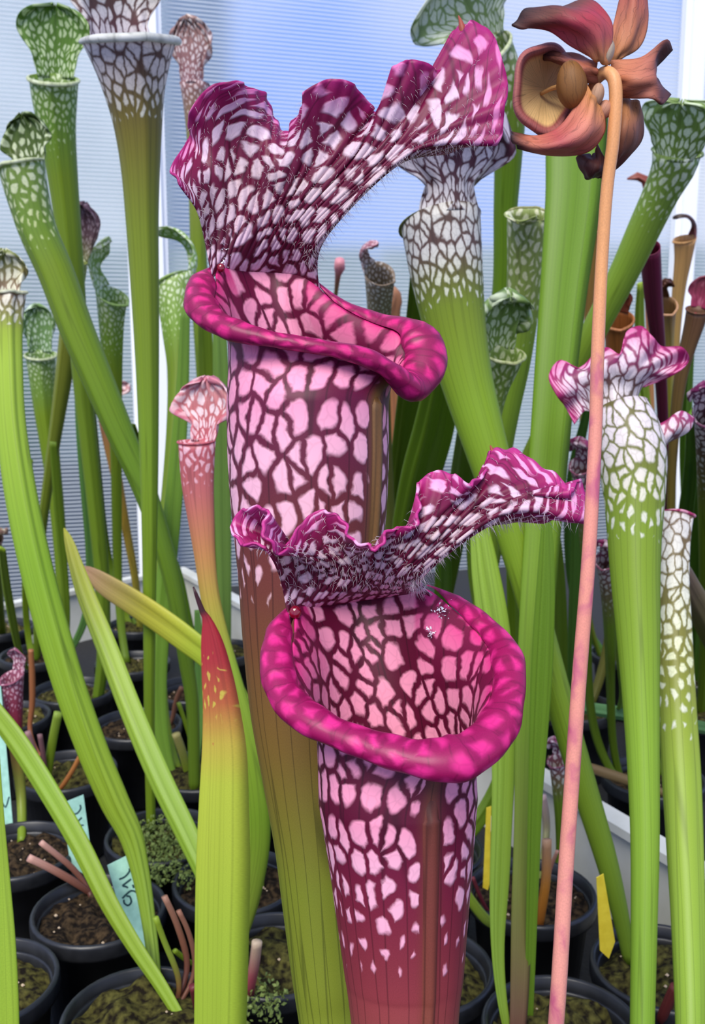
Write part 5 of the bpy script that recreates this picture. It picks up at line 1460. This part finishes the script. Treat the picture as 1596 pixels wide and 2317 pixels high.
# ------------------------------------------------------------------ plant labels
def plant_label(name, label, corners, d_top, d_bot, mat, strokes=None, thick=0.0007):
    """corners in pixels: top-left, top-right, bottom-right, bottom-left."""
    tl, tr_, br, bl = corners
    q = [P(*tl, d_top), P(*tr_, d_top), P(*br, d_bot), P(*bl, d_bot)]
    nrm = unit(np.cross(q[1] - q[0], q[3] - q[0]))
    if nrm @ (CAMP - q[0]) < 0: nrm = -nrm
    root = thing(name, label, 'plant label', tuple(q[3]))
    # body with pointed foot pushed into the soil
    mid = (q[2] + q[3]) / 2 + unit((q[2] + q[3]) / 2 - (q[0] + q[1]) / 2) * 0.012
    ring = [q[0], q[1], q[2], mid, q[3]]
    vs = [p + nrm * thick / 2 for p in ring] + [p - nrm * thick / 2 for p in ring]
    fs = [tuple(range(5)), tuple(range(9, 4, -1))] + [(k, 5 + k, 5 + (k + 1) % 5, (k + 1) % 5) for k in range(5)]
    strip = link('strip', mesh_from('strip', vs, fs), mat, root, smooth=False)
    if strokes:
        vs = []; fs = []
        for poly in strokes:
            w = 0.0015
            pp = []
            for (u_, v_) in poly:
                top = q[0] + (q[1] - q[0]) * u_; bot = q[3] + (q[2] - q[3]) * u_
                pp.append(top + (bot - top) * v_)
            pp = crs(np.array(pp), max(6, len(pp) * 5)) if len(pp) > 2 else np.array(pp)
            t = unit(np.gradient(pp, axis=0)); sd = np.cross(t, nrm)
            k = len(vs)
            for i in range(len(pp)):
                vs.append(pp[i] + sd[i] * w / 2 + nrm * (thick / 2 + .00012)); vs.append(pp[i] - sd[i] * w / 2 + nrm * (thick / 2 + .00012))
            for i in range(len(pp) - 1):
                fs.append((k + 2 * i, k + 2 * i + 1, k + 2 * i + 3, k + 2 * i + 2))
        link('handwriting', mesh_from('handwriting', vs, fs), INK, strip, smooth=False, thick=0.0001)
    return root


S_A = [[(.34, .20), (.62, .20), (.86, .17), (.90, .14)], [(.40, .28), (.86, .255)], [(.40, .28), (.56, .31), (.62, .33)], [(.86, .32), (.88, .36)],
       [(.25, .41), (.50, .385), (.72, .375), (.92, .41), (.98, .47), (.92, .49)], [(.30, .43), (.28, .47), (.42, .51), (.60, .49), (.60, .43), (.46, .405)]]
d = soil_d(2145)
plant_label('plant_label', 'mint green plant label with dark handwriting stuck at the rim of the front mossy pot', [(243, 1958), (291, 1934), (340, 2132), (298, 2150)], d - .012, d, MINT, S_A)
S_B = [[(.42, .22), (.62, .24), (.80, .19), (.80, .13)], [(.40, .35), (.56, .37), (.80, .33)], [(.70, .44), (.84, .46)], [(.30, .52), (.55, .56), (.75, .52)]]
d = soil_d(1960)
plant_label('plant_label', 'mint green plant label half hidden behind the slanting strap leaf', [(139, 1818), (189, 1798), (208, 1940), (160, 1958)], d - .010, d, MINT, S_B)
d = soil_d(1875)
plant_label('plant_label', 'mint green plant label leaning in the peat pot beneath the tiny purple-pink pitcher', [(-22, 1556), (2, 1552), (29, 1862), (4, 1876)], d - .02, d, MINT, [[(.2, .80), (.5, .86), (.9, .80)]])
d = soil_d(2150)
plant_label('plant_label', 'short broad yellow plant label standing in front of the white tray side', [(1350, 1986), (1366, 1977), (1392, 2130), (1358, 2150)], d - .05, d - .03, YELLOW)
d = soil_d(2010)
plant_label('plant_label', 'thin yellow plant label seen edge-on beside the yellow-green strap leaf foot', [(1101, 1828), (1112, 1824), (1108, 2000), (1093, 2010)], d - .012, d, YELLOW)

# ------------------------------------------------------------------ cut stalks, stubs and creeping weed in the pots
def stub(pts, lab, col, w, d1=None, group='cut stalks in the pots', name='cut_stalk', top=None):
    st = ls(*(col if isinstance(col, list) else [col, col * .8]))
    return leaf(name, lab, 'stalk', [(x, y, w * (1.0 if k < len(pts) - 1 else .8)) for k, (x, y) in enumerate(pts)], soil_d(pts[-1][1]) - (top or 0.02), d1, st, group=group, flat=.7, keel=.2, n=14, nphi=10)


DC = [c(206, 160, 146), c(150, 100, 84), c(96, 56, 46)]
stub([(64, 1940), (110, 1962), (160, 1990), (205, 2020)], 'thickest pale pinkish cut stalk lying over the pot of cut stalks', DC, 18)
stub([(92, 1905), (130, 1935), (165, 1965), (205, 2010)], 'thinner pinkish cut stalk above the thickest one in the same pot', DC, 14)
stub([(372, 2028), (396, 2080), (420, 2150), (440, 2220)], 'tall brown cut stalk with frayed white end behind the front pot shoots', [c(160, 118, 98), c(140, 92, 72), c(90, 50, 44)], 15)
stub([(404, 2060), (425, 2105), (440, 2160), (448, 2230)], 'brown cut stalk leaning right beside the frayed one', [c(150, 104, 84), c(120, 76, 60)], 12)
stub([(352, 2075), (372, 2130), (398, 2190), (420, 2240)], 'short green shoot in the front mossy pot', [G1, c(140, 160, 60), c(120, 60, 50)], 14, name='green_shoot', group='green shoots in the pots')
stub([(395, 2150), (420, 2170), (450, 2190)], 'stubby green shoot leaning right in the front mossy pot', [G1, G2], 12, name='green_shoot', group='green shoots in the pots')
stub([(132, 1612), (122, 1660), (112, 1720), (106, 1765)], 'green cut stub in the pot with the orange straw', [c(150, 176, 66), G1, G2], 20, name='green_shoot', group='green shoots in the pots')
stub([(186, 1702), (166, 1740), (146, 1772), (132, 1790)], 'orange straw lying in the mossy pot', [c(206, 140, 78), c(190, 120, 66)], 11)
stub([(62, 1655), (78, 1700), (92, 1740), (102, 1775)], 'dull purple cut stalk beside the green cut stub', [c(170, 130, 130), c(110, 60, 66)], 14)
stub([(90, 1662), (98, 1710), (106, 1770)], 'second purple cut stalk close to the green cut stub', [c(150, 110, 112), c(100, 52, 58)], 12)
stub([(398, 1660), (412, 1700), (424, 1745)], 'pale green cut stub behind the red-tipped leaf', [c(170, 160, 100), G2], 20, name='green_shoot', group='green shoots in the pots')
stub([(404, 1590), (424, 1650), (440, 1710)], 'thin green shoot above the pale cut stub', [G1, G2], 10, name='green_shoot', group='green shoots in the pots')
stub([(412, 1555), (398, 1590), (390, 1640)], 'brown withered stalk by the tray side', [c(150, 104, 80), c(110, 76, 60)], 12)
stub([(582, 2130), (576, 2180), (566, 2230), (556, 2280)], 'pinkish withered bract beside the red-tipped leaf foot', [c(214, 190, 160), c(170, 80, 90), c(140, 60, 70)], 24)
stub([(596, 1835), (594, 1880), (592, 1920)], 'pale dry sliver beside the tall magenta tube', [c(214, 196, 170), c(170, 150, 120)], 10)
stub([(1238, 1900), (1236, 1990), (1226, 2060), (1222, 2110)], 'orange dry leaf behind the pink flower stem', [c(190, 150, 120), c(196, 130, 50), c(170, 100, 40)], 22)
stub([(1228, 1800), (1236, 1850), (1240, 1910)], 'pale pinkish withered shoot against the white tray side', [c(220, 190, 190), c(140, 150, 70)], 18)
stub([(1262, 1925), (1248, 1960), (1240, 2000)], 'thin pink dry shoot beside the orange dry leaf', [c(200, 150, 130), c(180, 110, 90)], 9)
stub([(1530, 2230), (1516, 2260), (1500, 2300), (1494, 2330)], 'dark red dried leaf tuft in the peat pot', [c(130, 60, 54), c(90, 34, 34)], 26)
stub([(1540, 2160), (1532, 2220), (1516, 2290)], 'brown upright stalk beside the dark red tuft', [c(140, 110, 90), c(96, 56, 50)], 12)
stub([(1046, 2010), (1076, 2052), (1106, 2090), (1120, 2110)], 'green leaf stub leaning out of the pot behind the front pitcher', [G1, c(150, 170, 70)], 24, name='green_shoot', group='green shoots in the pots')
stub([(1070, 1985), (1088, 2030), (1112, 2080)], 'dark red thin shoot beside the edge-on yellow label', [c(120, 50, 60), c(110, 40, 50)], 9)
stub([(438, 2230), (446, 2270), (452, 2310)], 'dark red crown stub at the foot of the strap leaves', [c(110, 44, 50), c(80, 30, 36)], 22)

# creeping fine-leaved weed
WEED = simple('weed_leaf', c(124, 140, 66), rough=0.7, noise_scale=300, col2=c(88, 106, 44))


def weed(x, y, label, num, rad, seed):
    p0 = ground(x, y, 0.09)
    rr = np.random.default_rng(seed)
    vs = []; fs = []
    for _ in range(num):
        a_ = rr.uniform(0, 6.28); r = rad * math.sqrt(rr.uniform())
        p = p0 + np.array([r * math.cos(a_), r * math.sin(a_), rr.uniform(0.0, 0.018)])
        q = rr.uniform(.0012, .0028); dvec = unit(rr.normal(size=3)); nv = unit(np.cross(dvec, rr.normal(size=3))); up = np.cross(dvec, nv)
        k = len(vs)
        vs += [p - dvec * q, p + nv * q * .6, p + dvec * q, p - nv * q * .6, p + up * q * .25]
        fs += [(k, k + 1, k + 4), (k + 1, k + 2, k + 4), (k + 2, k + 3, k + 4), (k + 3, k, k + 4), (k + 3, k + 2, k + 1, k)]
    o = link('creeping_weed', mesh_from('creeping_weed', vs, fs), WEED, smooth=False)
    tag(o, label, 'weed', kind='stuff')


weed(400, 1960, 'tiny-leaved creeping weed spilling over the pots behind the red-tipped leaf', 1300, .045, 4)
weed(372, 1900, 'tiny-leaved creeping weed around the flaring pitcher stem foot', 500, .03, 5)
weed(590, 2290, 'bright green speck of moss below the red-tipped leaf', 250, .02, 6)


# ------------------------------------------------------------------ small bits on the magenta pitchers
def on_surface(info, x, y):
    """surface vertex of a front pitcher nearest the viewer under pixel x,y."""
    V = np.concatenate([info['G'].reshape(-1, 3), info['HG'].reshape(-1, 3)])
    r = V - CAMP
    dz = r @ FWD
    px = W / 2 + (r @ RGT) / dz * FPX; py = H / 2 - (r @ UPV) / dz * FPX
    m = np.hypot(px - x, py - y) < 12
    if not m.any():
        m = np.hypot(px - x, py - y) < 40
    idx = np.where(m)[0]
    return dz[idx].min()


DROP = simple('nectar_drop', c(120, 4, 30), rough=0.12, spec=0.8)
for inf, x, y, r_ in ((info2, 668, 1386, 14), (info1, 500, 606, 9)):
    dd = on_surface(inf, x, y)
    ellip('nectar_drop', x, y, dd - 0.0005, r_, r_ * 1.15, r_ * dd / FPX * .8, c(120, 4, 30), inf['root'], mat=DROP, n=16)
SILK = simple('silver_silk', c(226, 226, 232), rough=0.3, spec=0.7)


def silk(inf, x, y, w, h, lab, seed):
    rr = np.random.default_rng(seed)
    dd = on_surface(inf, x, y) - 0.0006
    vs = []; fs = []
    for _ in range(26):
        p = P(x + rr.normal() * w * .35, y + rr.normal() * h * .35, dd - abs(rr.normal()) * .0006)
        a_ = unit(rr.normal(size=3)); b_ = unit(np.cross(a_, rr.normal(size=3))); cc = np.cross(a_, b_)
        q = rr.uniform(.0003, .0009); k = len(vs)
        vs += [p + a_ * q, p - a_ * q * .8 + b_ * q * .4, p + b_ * q * .7, p + cc * q * .5]
        fs += [(k, k + 1, k + 3), (k + 1, k + 2, k + 3), (k + 2, k, k + 3), (k, k + 2, k + 1)]
    o = link('insect_silk', mesh_from('insect_silk', vs, fs), SILK, smooth=False)
    tag(o, lab, 'insect silk')


silk(info2, 1000, 1383, 30, 30, 'crumpled silvery insect silk inside the wide open magenta mouth', 3)
silk(info2, 975, 1432, 14, 18, 'smaller silvery silk fleck below the crumpled silk in the open mouth', 4)
silk(info1, 508, 580, 14, 40, 'silvery silk streak at the neck of the taller magenta pitcher', 5)
# thorn at each hood tip
THORN = leafst(c(150, 70, 50))
rod('hood_tip', [(1038, 36, 3, D1 + .012), (1042, 46, 8, D1 + .011), (1046, 62, 16, D1 + .0105), (1050, 80, 22, D1 + .011)], pit1, THORN, SKIN, n=10)
rod('hood_tip', [(1110, 1008, 3, D2 + .015), (1113, 1016, 8, D2 + .0145), (1118, 1030, 14, D2 + .014), (1124, 1046, 18, D2 + .014)], pit2, THORN, SKIN, n=10)
